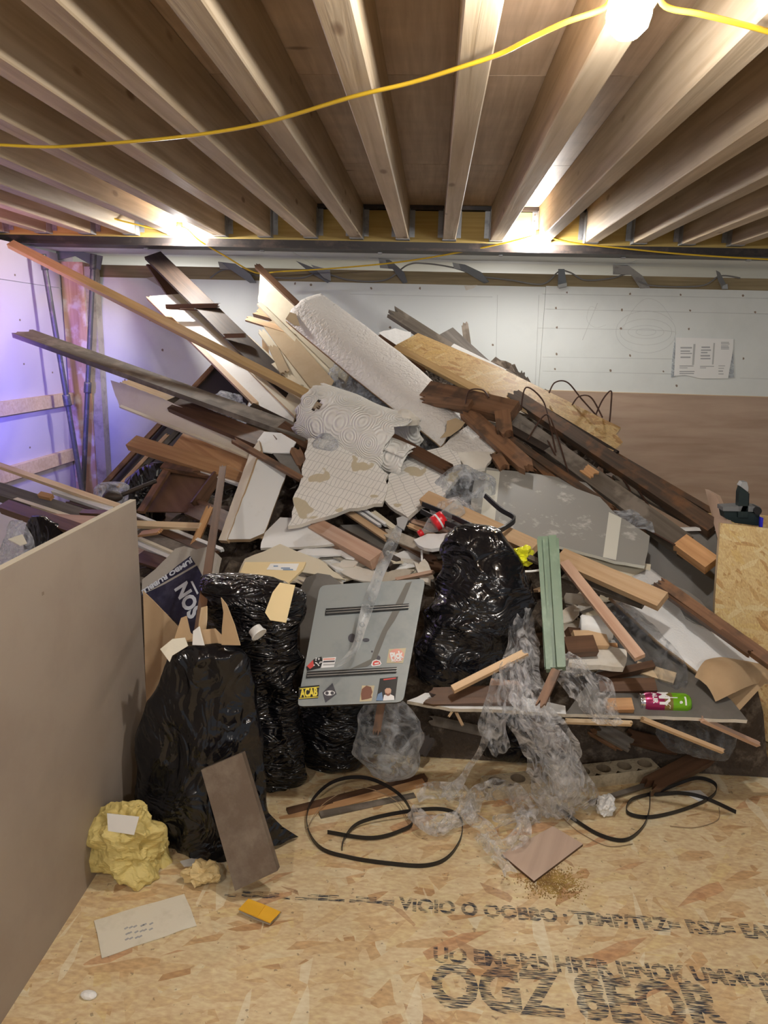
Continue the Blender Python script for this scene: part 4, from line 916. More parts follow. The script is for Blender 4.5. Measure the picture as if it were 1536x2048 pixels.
o = SH('torn_corner', 'bare brown torn corner at the top of the embossed sheet', 'patch', [(571, 638), (580, 624), (592, 628), (600, 652), (588, 650)], 0.003, 'tanboard', [(571, 638, 4.56), (592, 628, 4.6), (588, 650, 4.52)])
# roll of swirl paper
e = empty('embossed_roll', S((700, 870)), 'fat roll of cream swirl embossed wallpaper with torn ends', 'wallpaper roll')
def roll(name, c0, c1, r0, r1, turns, a0, mat, parent, nz_=0.012, seed=1.0, nu=70, nl=26, rag=0.03, hole=None):
    ax = (c1 - c0).normalized(); u = ax.cross(Vector((0, 0, 1))).normalized(); v = u.cross(ax); V = []; Fc = []
    for i in range(nl + 1):
        for j in range(nu + 1):
            f = j / nu; a = a0 + f * turns * 2 * math.pi; r = r0 + (r1 - r0) * f
            c = c0.lerp(c1, i / nl); p = c + (u * math.cos(a) + v * math.sin(a)) * (r + nz_ * nz(c + u * math.cos(a) * .2, 6, seed))
            if i in (0, nl): p = p + ax * rag * (nz(p, 22, seed) + .5 * nz(p, 60, seed)) * (1 if i else -1)
            V.append(p)
    for i in range(nl):
        for j in range(nu):
            if hole and hole(i / nl, j / nu): continue
            a = i * (nu + 1) + j; Fc.append((a, a + 1, a + nu + 2, a + nu + 1))
    o = meshw(name, V, Fc, mat, parent, True)
    m = o.modifiers.new('thickness', 'SOLIDIFY'); m.thickness = 0.004; return o
c0, c1 = A(630, 826, 3.78), A(806, 900, 3.52)
roll('outer_wrap', c0, c1, 0.172, 0.158, 1.12, 2.4, 'swirl', e, hole=lambda u, v: (u - .16) ** 2 / .0016 + (v - .62) ** 2 / .0009 < 1)
ci = A(800, 921, 3.44); roll('inner_curl', ci + (c0 - c1) * .7, ci + (c1 - c0) * 0.10, 0.088, 0.060, 1.6, 0.5, 'swirl', e, 0.006, 4.0, rag=0.008)
crumple('torn_lump', A(818, 838, 3.55), (0.035, 0.03, 0.03), 'plaster', 0.02, 2.2, parent=e, sub=3)
crumple('torn_lump', A(650, 890, 3.52), (0.05, 0.03, 0.025), 'filmgrey', 0.02, 5.2, parent=e, sub=3)
K('stick', 'brown splintered stick poking out of the wallpaper roll', 'stick', (778, 872, 3.5), (898, 936, 3.3), 20, 0.03, 'brown', 2)
# cracked plaster slabs with lath lines
SH('plaster_slab', 'white plaster slab with lath lines under the wallpaper roll', 'slab', [(616, 876), (660, 880), (720, 910), (775, 948), (772, 985), (765, 1006), (700, 1018), (640, 1035), (600, 1046), (578, 1052), (585, 1010), (602, 950)], 0.022, ['lathgrid', 'plaster'], [(616, 876, 3.55), (775, 948, 3.36), (578, 1052, 3.05)], jag=0.009)
SH('plaster_slab', 'cracked cream plaster slab leaning beside the roll stick', 'slab', [(778, 950), (830, 905), (890, 892), (918, 908), (925, 940), (900, 972), (880, 1000), (845, 1010), (815, 1035), (790, 1018), (768, 1000)], 0.022, ['lathgrid', 'plaster'], [(778, 950, 3.38), (918, 908, 3.45), (815, 1035, 3.12)], jag=0.004)
SH('plaster_slab', 'narrow broken plaster strip below the embossed fragment', 'slab', [(915, 905), (950, 902), (990, 905), (970, 935), (930, 940)], 0.02, ['plaster', 'plaster'], [(915, 905, 3.55), (990, 905, 3.58), (930, 940, 3.42)], jag=0.005)
SH('plasterboard_piece', 'grey white plasterboard piece with small holes', 'board', [(560, 1035), (600, 1036), (660, 1075), (690, 1086), (600, 1094), (520, 1096), (530, 1065)], 0.012, ['white', 'plaster'], [(560, 1035, 3.2), (690, 1086, 2.98), (520, 1096, 2.98)], jag=0.003)
# debris layer below the slabs
K('plank', 'pink painted timber block below the plaster slab', 'block', (628, 1045, 3.12), (752, 1112, 2.82), 28, 0.05, 'pinkwood', 0)
K('plank', 'dark board behind the pink painted block', 'board', (670, 1060, 3.15), (790, 1125, 2.85), 24, 0.03, 'dark', 0)
SH('grey_scrap', 'flat grey board scrap behind the translucent strip', 'scrap', [(680, 1050), (740, 1048), (790, 1085), (780, 1100), (720, 1085)], 0.01, 'greyboard', [(680, 1050, 3.2), (790, 1085, 3.05), (720, 1085, 3.05)])
for i, (a, b, wd, mt, lab) in enumerate((((690, 1018, 3.25), (775, 1075, 3.02), 12, 'pine', 'orange lath fanned under the plaster slab edge'), ((712, 1018, 3.24), (760, 1050, 3.1), 5, 'white', 'first thin white lath fanned under the plaster slab'), ((725, 1016, 3.24), (772, 1048, 3.1), 5, 'white', 'second thin white lath fanned under the plaster slab'), ((745, 1022, 3.22), (790, 1056, 3.06), 9, 'cream', 'cream lath behind the strip top'),
        ((770, 1062, 3.05), (860, 1100, 2.9), 20, 'plasterdirty', 'dusty plank behind the red bottle cap'), ((820, 1040, 3.2), (900, 1062, 3.05), 9, 'pinkwood', 'thin pinkish lath behind the cola bottle'), ((815, 1048, 3.15), (880, 1075, 3.0), 8, 'pine', 'orange lath under the cola bottle'), ((800, 1080, 3.0), (870, 1120, 2.85), 16, 'brown', 'brown board below the red bottle cap'), ((840, 1120, 2.78), (858, 1165, 2.66), 26, 'plaster', 'crumbly plaster edge beside the big black bag'), ((790, 1158, 2.7), (866, 1142, 2.66), 6, 'pinkwood', 'thin stick above the metal panel corner'))):
    K('lath', lab, 'lath', a, b, wd, 0.014, mt, 3)
K('stick', 'thin white rod standing beside the big black bag', 'rod', (843, 1100, 2.85), (846, 1160, 2.68), 4, 0.006, 'white', 0, 'cam')
rr = random.Random(5)
for i in range(34):      # layered flakes of plaster and card above the metal panel
    x = rr.uniform(505, 830); y = 1092 + (x - 505) * 0.02 + rr.uniform(0, 62); w_, h_ = rr.uniform(25, 70), rr.uniform(5, 15); a_ = rr.uniform(-.35, .45)
    pts = [(x + math.cos(t) * w_ * rr.uniform(.7, 1) * math.cos(a_) - math.sin(t) * h_ * math.sin(a_), y + math.cos(t) * w_ * math.sin(a_) + math.sin(t) * h_ * rr.uniform(.7, 1.1)) for t in [q * math.pi / 4 for q in range(8)]]
    Yb = Ys(y) + rr.uniform(-.06, 0.0)
    fo = SH('plaster_flake', 'x', 'flake', pts, 0.007, (fm := rr.choice(['plaster', 'plasterdirty', 'white', 'cream', 'plaster'])), [(x - w_, y, Yb), (x + w_, y, Yb + rr.uniform(-.04, .04)), (x, y + h_, Yb - h_ * .004)], jag=0.004, group='plaster flakes above the metal panel')
    fo['label'] = 'loose %s plaster flake layered %s' % ({'plaster': 'off white', 'plasterdirty': 'dusty grey', 'white': 'white painted', 'cream': 'cream'}[fm], 'beside the manila envelope' if x < 610 else 'under the pink painted block' if x < 720 else 'behind the translucent strip')
SH('card_arch', 'curved cream card sheet above the black bag opening', 'card', [(470, 1160), (490, 1118), (560, 1088), (640, 1120), (690, 1160), (640, 1150), (560, 1135)], 0.006, 'cream', [(470, 1160, 2.78), (560, 1088, 2.92), (690, 1160, 2.75)], jag=0.003)
SH('dark_disc', 'dark brown rounded board behind the grey metal panel', 'board', [(600, 1178), (612, 1155), (635, 1146), (660, 1150), (680, 1165), (690, 1200), (640, 1300), (600, 1330)], 0.01, 'greyboard', [(600, 1178, 2.62), (680, 1165, 2.62), (600, 1330, 2.5)])
# OSB plank and timbers on the right
e = empty('osb_plank', S((1000, 780)), 'long weathered strand board plank sliding down the heap', 'board')
SH('face', None, None, [(792, 690), (836, 666), (1000, 735), (1242, 855), (1232, 868), (1246, 884), (1222, 906), (1180, 880), (985, 790), (880, 735)], 0.018, ['osb3', 'palepine'], [(792, 690, 4.6), (836, 666, 4.72), (1230, 890, 3.75)], parent=e)
K('edge_batten', None, None, (790, 692, 4.56), (972, 788, 4.12), 13, 0.03, 'yellowpine', 0, parent=e)
K('plank', 'weathered grey plank standing behind the strand board', 'plank', (782, 620, 5.05), (925, 712, 4.72), 22, 0.035, 'greybrown', 1)
K('plank', 'dark grey boxed timber end behind the strand board', 'plank', (892, 662, 4.92), (985, 748, 4.6), 30, 0.05, 'grey', 0)
K('plank', 'round brown stub poking up beside the grey timber', 'stub', (929, 645, 4.95), (936, 695, 4.8), 14, 0.03, 'greybrown', 1, 'cam')
K('strip', 'white painted strip along the top of the strand board', 'strip', (905, 690, 4.72), (1010, 742, 4.5), 8, 0.012, 'white', 0)
K('plank', 'small grey block behind the middle of the strand board', 'block', (1005, 738, 4.52), (1032, 756, 4.45), 12, 0.03, 'greybrown', 1)
K('stick', 'short splintered stub standing behind the strand board', 'stub', (1046, 742, 4.5), (1043, 768, 4.45), 9, 0.02, 'grey', 1, 'cam')
SH('paper_scrap', 'crumpled white paper scrap behind the strand board top', 'paper', [(757, 665), (790, 657), (822, 664), (818, 690), (790, 690), (770, 678)], 0.006, 'tissue', [(757, 665, 4.8), (822, 664, 4.82), (790, 690, 4.7)], jag=0.006)
K('batten', 'dark brown batten between embossed sheet and strand board', 'batten', (755, 672, 4.68), (850, 735, 4.4), 12, 0.03, 'brown', 0)
K('beam', 'red brown timber joist stub over the embossed sheet', 'timber', (850, 776, 4.05), (1026, 818, 3.72), 36, 0.06, 'redbrown', 0)
K('timber', 'dark timber stub under the joist stub', 'timber', (1004, 820, 3.72), (1010, 866, 3.6), 32, 0.05, 'redbrown', 2, 'cam')
K('stick', 'splintered brown stick below the joist stub', 'stick', (842, 796, 3.98), (940, 806, 3.8), 15, 0.03, 'redbrown', 1)
K('plank', 'brown timber sloping down from the joist stub', 'timber', (930, 818, 3.84), (1062, 936, 3.42), 28, 0.04, 'redbrown', 3)
K('plank', 'short orange brown splinter beside the sloping timber', 'timber', (990, 905, 3.55), (1010, 935, 3.45), 20, 0.03, 'redbrown', 3)
K('timber', 'long dark stained timber over the strand board plank', 'timber', (1020, 782, 4.15), (1428, 1052, 3.1), 26, 0.05, 'rust', 1)
K('timber', 'long grey timber with orange sawn end', 'timber', (1020, 832, 3.9), (1370, 1085, 3.0), 34, 0.05, 'greybrown', 0)
K('sawn_end', 'orange sawn end piece of the long grey timber', 'timber', (1360, 1078, 3.0), (1424, 1124, 2.88), 32, 0.05, 'orange', 0)
K('bare_patch', 'small orange bare patch on the long grey timber', 'patch', (1168, 935, 3.46), (1190, 950, 3.41), 20, 0.02, 'orange', 3)
for a, b, wd, mt, lab in (((1000, 862, 3.72), (1225, 1018, 3.22), 14, 'rust', 'rusty dark batten above the grey painted board'), ((1040, 890, 3.66), (1300, 1060, 3.15), 12, 'rust', 'dark lath between the two long timbers'), ((1010, 850, 3.8), (1170, 940, 3.5), 14, 'dark', 'black lath under the long grey timber'), ((1100, 930, 3.55), (1320, 1062, 3.12), 20, 'dark', 'black board below the long timbers'),
        ((1200, 890, 3.8), (1425, 1022, 3.3), 10, 'rust', 'upper dark edging by the plywood wall'), ((1060, 800, 4.05), (1235, 905, 3.7), 8, 'dark', 'thin dark lath lying on the strand board'), ((1230, 950, 3.52), (1420, 1055, 3.2), 26, 'greybrown', 'broad dull board behind the long timbers'), ((1050, 900, 3.6), (1140, 985, 3.36), 22, 'rust', 'short rusty board above the grey painted board'), ((1180, 990, 3.35), (1290, 1062, 3.12), 14, 'brown', 'brown lath ending at the grey painted board'), ((960, 860, 3.75), (1120, 960, 3.45), 18, 'redbrown', 'red brown board beneath the black lath')):
    K('lath', lab, 'lath', a, b, wd, 0.02, mt, 3)
for i, P in enumerate(([(1042, 820, 3.9), (1052, 775, 3.9), (1085, 800, 3.85), (1100, 850, 3.7), (1112, 905, 3.6)][::1], [(1098, 786, 4.1), (1110, 765, 4.1), (1135, 765, 4.1), (1165, 800, 4.05), (1212, 852, 3.95)], [(1143, 812, 4.05), (1158, 793, 4.05), (1182, 795, 4.0), (1205, 835, 3.95)], [(1188, 838, 4.0), (1205, 800, 4.02), (1222, 782, 4.02), (1222, 810, 4.0), (1218, 855, 3.9)], [(1055, 880, 3.7), (1090, 830, 3.75), (1110, 860, 3.65), (1150, 990, 3.4)], [(930, 815, 3.8), (938, 782, 3.85), (965, 780, 3.85), (978, 795, 3.8)], [(1095, 880, 3.65), (1135, 950, 3.5), (1200, 1010, 3.3), (1260, 1040, 3.18), (1350, 1090, 2.98)], [(1220, 930, 3.6), (1260, 980, 3.4), (1255, 1030, 3.2), (1275, 1050, 3.12)], [(1255, 950, 3.5), (1290, 1000, 3.35), (1320, 1050, 3.15)])):
    tube('rusty_wire', [S(p) for p in P], 0.0042, 'wire', label=('dark wire tail over the joist stub end', 'tall dark wire loop above the strand board plank', 'small dark wire loop beside the tall one', 'narrow pointed wire loop at the end of the strand board', 'dark wire arch in front of the long timbers', 'small wire ring around the joist stub', 'long dark wire trailing along the grey timber', 'dark wire dropping behind the grey timber', 'thin dark wire beside the grey cupboard panel')[i], cat='wire', group='loose dark wires')
SH('film_scrap', 'shiny plastic film caught under the grey timber', 'plastic', [(1225, 1020), (1262, 1018), (1300, 1045), (1310, 1065), (1270, 1055)], 0.004, 'filmgrey', [(1225, 1020, 3.2), (1300, 1045, 3.12), (1270, 1055, 3.1)], jag=0.01)
# grey painted board with stripes
gb = SH('grey_painted_board', 'large grey painted board with two pale stripes', 'board', [(955, 932), (1010, 940), (1090, 950), (1172, 965), (1205, 1000), (1232, 1028), (1300, 1072), (1296, 1100), (1290, 1132), (1230, 1122), (1150, 1100), (1090, 1085), (1000, 1060), (940, 1030), (945, 980)], 0.014, ['greypaint', 'whitestripe'], [(955, 932, 3.5), (1172, 965, 3.4), (1000, 1060, 3.0)], jag=0.002)
c_, n_ = planeof(gb)
decal('pale_stripe', [(973, 940), (1000, 943), (988, 1056), (960, 1045)], c_, n_, 'whitestripe', gb, 0.0015)
decal('pale_stripe', [(1218, 1024), (1243, 1036), (1232, 1120), (1206, 1114)], c_, n_, 'whitestripe', gb, 0.0015)
SH('torn_paper', 'ragged pale backing paper below the grey painted board', 'paper', [(1120, 1090), (1180, 1105), (1240, 1122), (1300, 1128), (1298, 1150), (1275, 1162), (1230, 1150), (1190, 1128), (1140, 1112)], 0.01, ['cream', 'plaster'], [(1120, 1090, 2.95), (1300, 1128, 2.92), (1230, 1150, 2.86)], jag=0.006)
K('plank', 'orange pine plank rising behind the big black bag', 'plank', (848, 990, 3.12), (1070, 1092, 2.72), 26, 0.035, 'pine', 0)
K('plank', 'orange pine plank running down to the white stippled sheet', 'plank', (1118, 1108, 2.72), (1325, 1198, 2.42), 32, 0.03, 'pine', 0)
K('plank', 'pinkish thin plank leaning beside the green casing', 'plank', (1128, 1122, 2.62), (1280, 1312, 2.2), 20, 0.018, 'pinkwood', 0)
K('plank', 'dark board under the lower orange plank', 'board', (1130, 1145, 2.72), (1290, 1200, 2.5), 26, 0.02, 'greybrown', 0)
# green casing
e = empty('green_casing', S((1110, 1335)), 'green painted ribbed timber casing standing on end', 'casing')
K('web', None, None, (1094, 1072, 2.46), (1110, 1335, 2.12), 40, 0.018, 'green', 0, 'cam', parent=e)
K('flange', None, None, (1078, 1078, 2.44), (1097, 1338, 2.10), 9, 0.03, 'green', 0, 'cam', parent=e)
K('rib', None, None, (1104, 1070, 2.44), (1122, 1334, 2.09), 15, 0.02, 'green', 0, 'cam', parent=e)
K('flange', None, None, (1114, 1076, 2.45), (1128, 1332, 2.10), 7, 0.035, 'green', 0, 'cam', parent=e)
K('bead', None, None, (1087, 1078, 2.445), (1103, 1335, 2.10), 5, 0.012, 'green', 0, 'cam', parent=e)
# yellow wrapper, bottle, black strapping
crumple('yellow_wrapper', A(1045, 1112, 2.52), (0.03, 0.02, 0.038), 'yellowpack', 0.02, 1.4, 'crumpled bright yellow wrapper beside the big black bag', 'wrapper', sub=4, fr=(30, 60, 90), crease=True)
K('stick', 'short broken stick beside the yellow wrapper', 'stick', (1056, 1112, 2.5), (1080, 1122, 2.46), 9, 0.015, 'greybrown', 3)
tube('white_chain', [A(x, y, 2.42) for x, y in ((1050, 1143), (1068, 1142), (1090, 1138))], 0.004, 'white', label='thin white plastic tie across the green casing', cat='tie')
e = empty('cola_bottle', A(870, 1052, 2.95), 'crushed clear plastic bottle with red label and cap', 'bottle')
p, q = A(842, 1066, 2.9), A(912, 1020, 2.95); ax = (q - p).normalized()
def lathe(name, p, ax, prof, mat, parent, k=20, mi=None, mats=None):
    u = ax.cross(Vector((0, 0, 1))).normalized(); v = u.cross(ax); V = []; Fc = []; m_ = []
    for d, r in prof:
        for i in range(k): a = 2 * math.pi * i / k; V.append(p + ax * d + (u * math.cos(a) + v * math.sin(a)) * r)
    for j in range(len(prof) - 1):
        for i in range(k): Fc.append((j * k + i, (j + 1) * k + i, (j + 1) * k + (i + 1) % k, j * k + (i + 1) % k)); m_.append(mi[j] if mi else 0)
    Fc.append(tuple(range(k))); m_.append(mi[0] if mi else 0); Fc.append(tuple((len(prof) - 1) * k + i for i in range(k))[::-1]); m_.append(mi[-1] if mi else 0)
    return meshw(name, V, Fc, mats or mat, parent, True, m_)
lathe('cap', p - ax * .012, ax, [(0, .013), (.002, .0155), (.018, .0155), (.02, .013)], 'redplastic', e)
lathe('body', p, ax, [(0.008, .011), (.02, .012), (.045, .027), (.06, .033), (.10, .034), (.13, .030), (.16, .034), (.20, .033), (.205, .02)], 'bottle', e)
lathe('label', p, ax, [(.065, .0345), (.085, .0352), (.10, .0352), (.115, .034)], 'redplastic', e)
lathe('label_band', p, ax, [(.084, .0354), (.086, .0358), (.090, .0358), (.092, .0354)], 'stickwhite', e)
for P, lab in (([(845, 1008, 3.06), (880, 1022, 2.98), (930, 1045, 2.85), (965, 1062, 2.75)], 'black plastic strip behind the cola bottle'), ([(842, 1022, 3.0), (900, 1050, 2.88), (960, 1068, 2.72)], 'black plastic strip under the cola bottle'), ([(970, 991, 2.95), (1000, 1018, 2.88), (1029, 1037, 2.82), (1010, 1055, 2.76), (985, 1066, 2.68)], 'bent black strip over the grey painted board')):
    tube('black_strip', [S(p) for p in P], 0, 'black', flat=(0.02, 0.008), label=lab, cat='strip')
SH('plaster_shell', 'white fluted plaster shell beside the big black bag', 'plaster', [(828, 1080), (855, 1068), (900, 1066), (915, 1075), (895, 1092), (862, 1098), (835, 1090)], 0.015, 'white', [(828, 1080, 2.86), (915, 1075, 2.8), (862, 1098, 2.76)], jag=0.005)
crumple('plastic_scrap', A(930, 985, 3.3), (0.10, 0.06, 0.085), 'filmgrey', 0.03, 9.1, 'silvery crumpled plastic between plaster slab and grey board', 'plastic')
crumple('plastic_scrap', A(905, 1030, 3.06), (0.08, 0.06, 0.05), 'film', 0.02, 9.8, 'clear film with white flecks over the cola bottle', 'plastic')
# ---------------- right-hand lower part
sp = curved('stippled_sheet', [(1218, 1190, 2.72), (1320, 1285, 2.5), (1420, 1362, 2.36)], [(1300, 1135, 2.92), (1400, 1215, 2.7), (1540, 1322, 2.5)], 0.015, 0.016, ['poly', 'polyedge'], 'white stippled sheet sloping down to the strand board crate', 'sheet', seed=3.0)
SH('dark_tear', 'dark torn hole in the white stippled sheet', 'hole', [(1300, 1170), (1330, 1158), (1400, 1200), (1445, 1262), (1420, 1262), (1370, 1236), (1350, 1205)], 0.004, 'greyboard', [(1300, 1170, 2.74), (1400, 1200, 2.58), (1420, 1262, 2.44)], jag=0.006)
K('timber', 'brown grooved timber lying on the white stippled sheet', 'timber', (1318, 1160, 2.64), (1545, 1322, 2.26), 20, 0.03, 'redbrown', 1)
K('timber', 'dark grooved timber beside the brown grooved timber', 'timber', (1322, 1176, 2.62), (1500, 1304, 2.30), 12, 0.02, 'brown', 3)
ribbon('curled_card', [A(1410, 1378, 2.3), A(1440, 1352, 2.34), A(1480, 1342, 2.4), A(1520, 1345, 2.46)], [0.10, 0.13, 0.13, 0.12], 'card', 0.002, 'curled brown cardboard flap at the foot of the white sheet', 'cardboard', side=Vector((0.35, -0.55, -0.35)), nv=6)
SH('cardboard', 'flat brown cardboard corner beside the crate', 'cardboard', [(1375, 1405), (1425, 1362), (1470, 1342), (1530, 1345), (1536, 1360), (1480, 1420), (1440, 1400)], 0.005, 'card', [(1375, 1405, 2.3), (1530, 1345, 2.42), (1480, 1420, 2.3)])
sh_ = SH('grey_shelf', 'dark grey board lying flat as a shelf under the can', 'board', [(1130, 1428), (1300, 1432), (1495, 1440), (1462, 1400), (1380, 1330), (1215, 1195), (1205, 1260), (1195, 1340)], 0.014, ['greyboard', 'plaster'], [(1130, 1428, 2.2), (1495, 1440, 2.2), (1300, 1270, 2.62)], jag=0.002)
SH('white_lath_board', 'broken white faced board under the flattened film', 'board', [(815, 1402), (850, 1385), (1035, 1392), (1132, 1412), (1132, 1428), (1000, 1420), (900, 1416)], 0.012, ['white', 'plasterdirty'], [(815, 1402, 2.18), (1132, 1428, 2.16), (900, 1380, 2.26)], jag=0.003)
K('plank', 'dark brown plank lying below the big black bag', 'plank', (853, 1392, 2.18), (1042, 1386, 2.2), 34, 0.03, 'brown', 1)
K('stick', 'pale splintered stick leaning below the big black bag', 'stick', (905, 1376, 2.15), (1052, 1302, 2.25), 13, 0.02, 'pine', 2)
K('plank', 'short pinkish board end behind the hanging film', 'board', (980, 1365, 2.26), (1040, 1372, 2.22), 18, 0.02, 'pinkwood', 0)
K('splinter', 'pointed brown splinter below the green casing', 'splinter', (1112, 1338, 2.1), (1080, 1410, 2.03), 18, 0.02, 'redbrown', 2)
# energy drink can
e = empty('drink_can', A(1328, 1404, 2.26), 'magenta and green drink can lying on the grey shelf', 'can')
pa, pb = A(1279, 1403, 2.26), A(1379, 1406, 2.26); ax = (pb - pa).normalized(); Lc = (pb - pa).length; R_ = Lc * 0.198
lathe('body', pa, ax, [(0.002, R_ * .70), (0.006, R_ * .80), (Lc * .08, R_ * .86), (Lc * .14, R_), (Lc * .45, R_), (Lc * .62, R_), (Lc * .90, R_), (Lc * .97, R_ * .85), (Lc, R_ * .72)], None, e, 28, [0, 0, 1, 1, 3, 2, 2, 2, 2], ['aluminium', 'canpink', 'cangreen', plain('can_blend', (0.26, 0.20, 0.06), .25, .3)])
lathe('rim', pa - ax * .002, ax, [(0, R_ * .74), (.001, R_ * .84), (.005, R_ * .84), (.006, R_ * .7)], 'aluminium', e, 28)
u_ = (CAM - pa); u_ = (u_ - ax * u_.dot(ax)).normalized(); up_ = (Vector((0, 0, 1)) - ax * ax.z); up_ = (up_ - u_ * 0).normalized()
def cantext(s, d, ang, size, rot=True, mat='canwhite', ext=.0004):
    n = (u_ * math.cos(ang) + u_.cross(ax) * math.sin(ang) * -1).normalized()
    if n.dot(Vector((0, 0, 1))) < u_.z and ang > 0: n = (u_ * math.cos(ang) + u_.cross(ax) * math.sin(ang)).normalized()
    t = text('lettering', s, pa + ax * d + n * (R_ + .0004), -n.cross(ax) if rot else ax, n, size, mat, e, ext)
    for v in t.data.vertices:      # wrap the letters round the can
        a = (v.co.x if rot else v.co.y) / R_
        if rot: v.co.z += R_ * (math.cos(a) - 1); v.co.x = R_ * math.sin(a)
        else: v.co.z += R_ * (math.cos(a) - 1); v.co.y = R_ * math.sin(a)
    return t
cantext('MY', Lc * .44, .45, 0.046); cantext('AUR', Lc * .26, .5, 0.020); cantext('e', Lc * .78, .05, 0.018); cantext('---', Lc * .88, .2, 0.03); cantext('_____', Lc * .55, -.75, 0.02, False)
for a, b, wd, mt, lab in (((1212, 1408, 2.22), (1266, 1407, 2.22), 24, 'orange', 'brown wood block beside the drink can'), ((1198, 1370, 2.32), (1312, 1368, 2.32), 26, 'brown', 'dark plank offcut behind the drink can'), ((1272, 1332, 2.42), (1350, 1356, 2.36), 22, 'palepine', 'pale pine offcut above the drink can'), ((1195, 1352, 2.36), (1308, 1326, 2.4), 14, 'brown', 'dark stick lying over the pale pine offcut'),
        ((1132, 1290, 2.32), (1192, 1286, 2.34), 34, 'brown', 'brown block end beside the green casing'), ((1150, 1275, 2.38), (1215, 1276, 2.4), 30, 'pine', 'pine block end behind the brown block'), ((1195, 1288, 2.42), (1235, 1290, 2.42), 8, 'orange', 'small orange lath beside the pine block'), ((1140, 1265, 2.42), (1170, 1268, 2.44), 22, 'brown', 'small brown block under the white cup')):
    K('offcut', lab, 'offcut', a, b, wd, 0.03, mt, 0)
cp = A(1160, 1252, 2.46); cx_ = (A(1232, 1262, 2.44) - cp).normalized()
wc_ = props(lathe('white_cup', cp, cx_, [(0.0, .036), (.004, .043), (.03, .042), (.07, .037), (.11, .031), (.113, .026), (.11, .004)], 'white', None, 32), 'crushed white plastic cup above the wood blocks', 'cup')
for v in wc_.data.vertices: v.co += Vector((0, 0, 1)) * 0.014 * nz(v.co, 28, 3) + Vector((1, 0, 0)) * 0.006 * nz(v.co, 40, 6)
rr = random.Random(11)
for i in range(30):
    x = rr.uniform(1132, 1250); y = rr.uniform(1180, 1345); w_, h_ = rr.uniform(16, 46), rr.uniform(5, 16); a_ = rr.uniform(-.5, .5)
    pts = [(x + math.cos(t) * w_ * rr.uniform(.7, 1) * math.cos(a_) - math.sin(t) * h_ * math.sin(a_), y + math.cos(t) * w_ * math.sin(a_) + math.sin(t) * h_ * rr.uniform(.7, 1.1)) for t in [q * math.pi / 4 for q in range(8)]]
    Yb = Ys(y) + 0.06 + rr.uniform(-.05, .02)
    fo = SH('plaster_flake', 'x', 'flake', pts, 0.008, (fm := rr.choice(['plaster', 'plasterdirty', 'white', 'cream', 'plasterdirty'])), [(x - w_, y, Yb), (x + w_, y, Yb + rr.uniform(-.05, .05)), (x, y + h_, Yb - .05)], jag=0.004, group='plaster flakes beside the green casing')
    fo['label'] = 'loose %s plaster flake piled %s' % ({'plaster': 'off white', 'plasterdirty': 'dusty grey', 'white': 'white painted', 'cream': 'cream'}[fm], 'high beside the green casing' if y < 1250 else 'low beside the green casing')
SH('plaster_layer', 'flaking cream plaster slab beside the green casing', 'slab', [(1140, 1300), (1200, 1285), (1255, 1300), (1248, 1335), (1180, 1330), (1140, 1325)], 0.02, ['plaster', 'plaster'], [(1140, 1300, 2.36), (1255, 1300, 2.4), (1180, 1335, 2.28)], jag=0.005)
ribbon('film_sheet', [A(1225, 1215, 2.66), A(1270, 1270, 2.52), A(1330, 1340, 2.4), A(1350, 1390, 2.34)], [0.08, 0.14, 0.14, 0.06], 'filmdark', 0.012, 'dark clear film lying along the white stippled sheet', 'film', 2.0)
# ---------------- black bags
bag('rubbish_bag', [(1050, 925, 960), (1062, 905, 1000), (1090, 893, 1030), (1130, 882, 1050), (1170, 868, 1062), (1210, 856, 1064), (1260, 846, 1040), (1310, 838, 1022), (1345, 838, 1005), (1368, 870, 960), (1374, 905, 930)], 2.42, 'bagbig', 0.75, 0.016, 'big shiny black rubbish bag sitting in the middle of the heap', 'bag', 3.0, lean=-0.0004, vs=1.2)
bag('rubbish_bag', [(1284, 385, 440), (1296, 352, 478), (1330, 342, 496), (1380, 330, 505), (1430, 308, 508), (1490, 292, 508), (1550, 284, 520), (1610, 284, 540), (1660, 293, 552), (1700, 308, 540), (1722, 330, 490), (1730, 345, 470)], 2.0, 'bag', 0.62, 0.028, 'tall black rubbish bag leaning on the MDF sheet', 'bag', 7.0, vs=0.45, floorz=0.002)
SH('bag_tail', 'loose black plastic tail of the tall bag on the floor', 'plastic', [(520, 1600), (550, 1640), (597, 1672), (560, 1690), (500, 1700)], 0.004, 'bag', [(520, 1600, 1.95), (597, 1672, 2.0), (500, 1700, 1.88)], jag=0.004)
bag('rubbish_bag', [(1150, 415, 450), (1160, 405, 560), (1185, 402, 612), (1220, 412, 612), (1270, 420, 604), (1330, 440, 598), (1400, 460, 600), (1480, 470, 602), (1550, 480, 602), (1600, 495, 600), (1615, 520, 590)], 2.28, 'bagsilk', 0.55, 0.026, 'slouching black bag behind the tall bag with card on top', 'bag', 12.0, vs=0.9, floorz=0.002)
bag('rubbish_bag', [(1380, 600, 740), (1420, 604, 748), (1470, 602, 744), (1520, 608, 726), (1550, 622, 700), (1560, 640, 690)], 2.42, 'bagsilk', 0.6, 0.014, 'black bag on the floor below the grey metal panel', 'bag', 17.0, vs=1.8, floorz=0.002)
bag('rubbish_bag', [(1410, 960, 1060), (1450, 950, 1075), (1500, 955, 1070), (1545, 980, 1050)], 2.55, 'bag', 0.6, 0.014, 'dark bag hidden under the broken white faced board', 'bag', 19.0, floorz=0.002)
bag('clear_bag', [(1400, 745, 800), (1430, 728, 826), (1470, 722, 832), (1510, 722, 826), (1540, 740, 824), (1552, 770, 810)], 2.3, 'filmgrey', 0.7, 0.022, 'crumpled clear plastic bag on the floor by the metal panel', 'bag', 23.0, floorz=0.002)
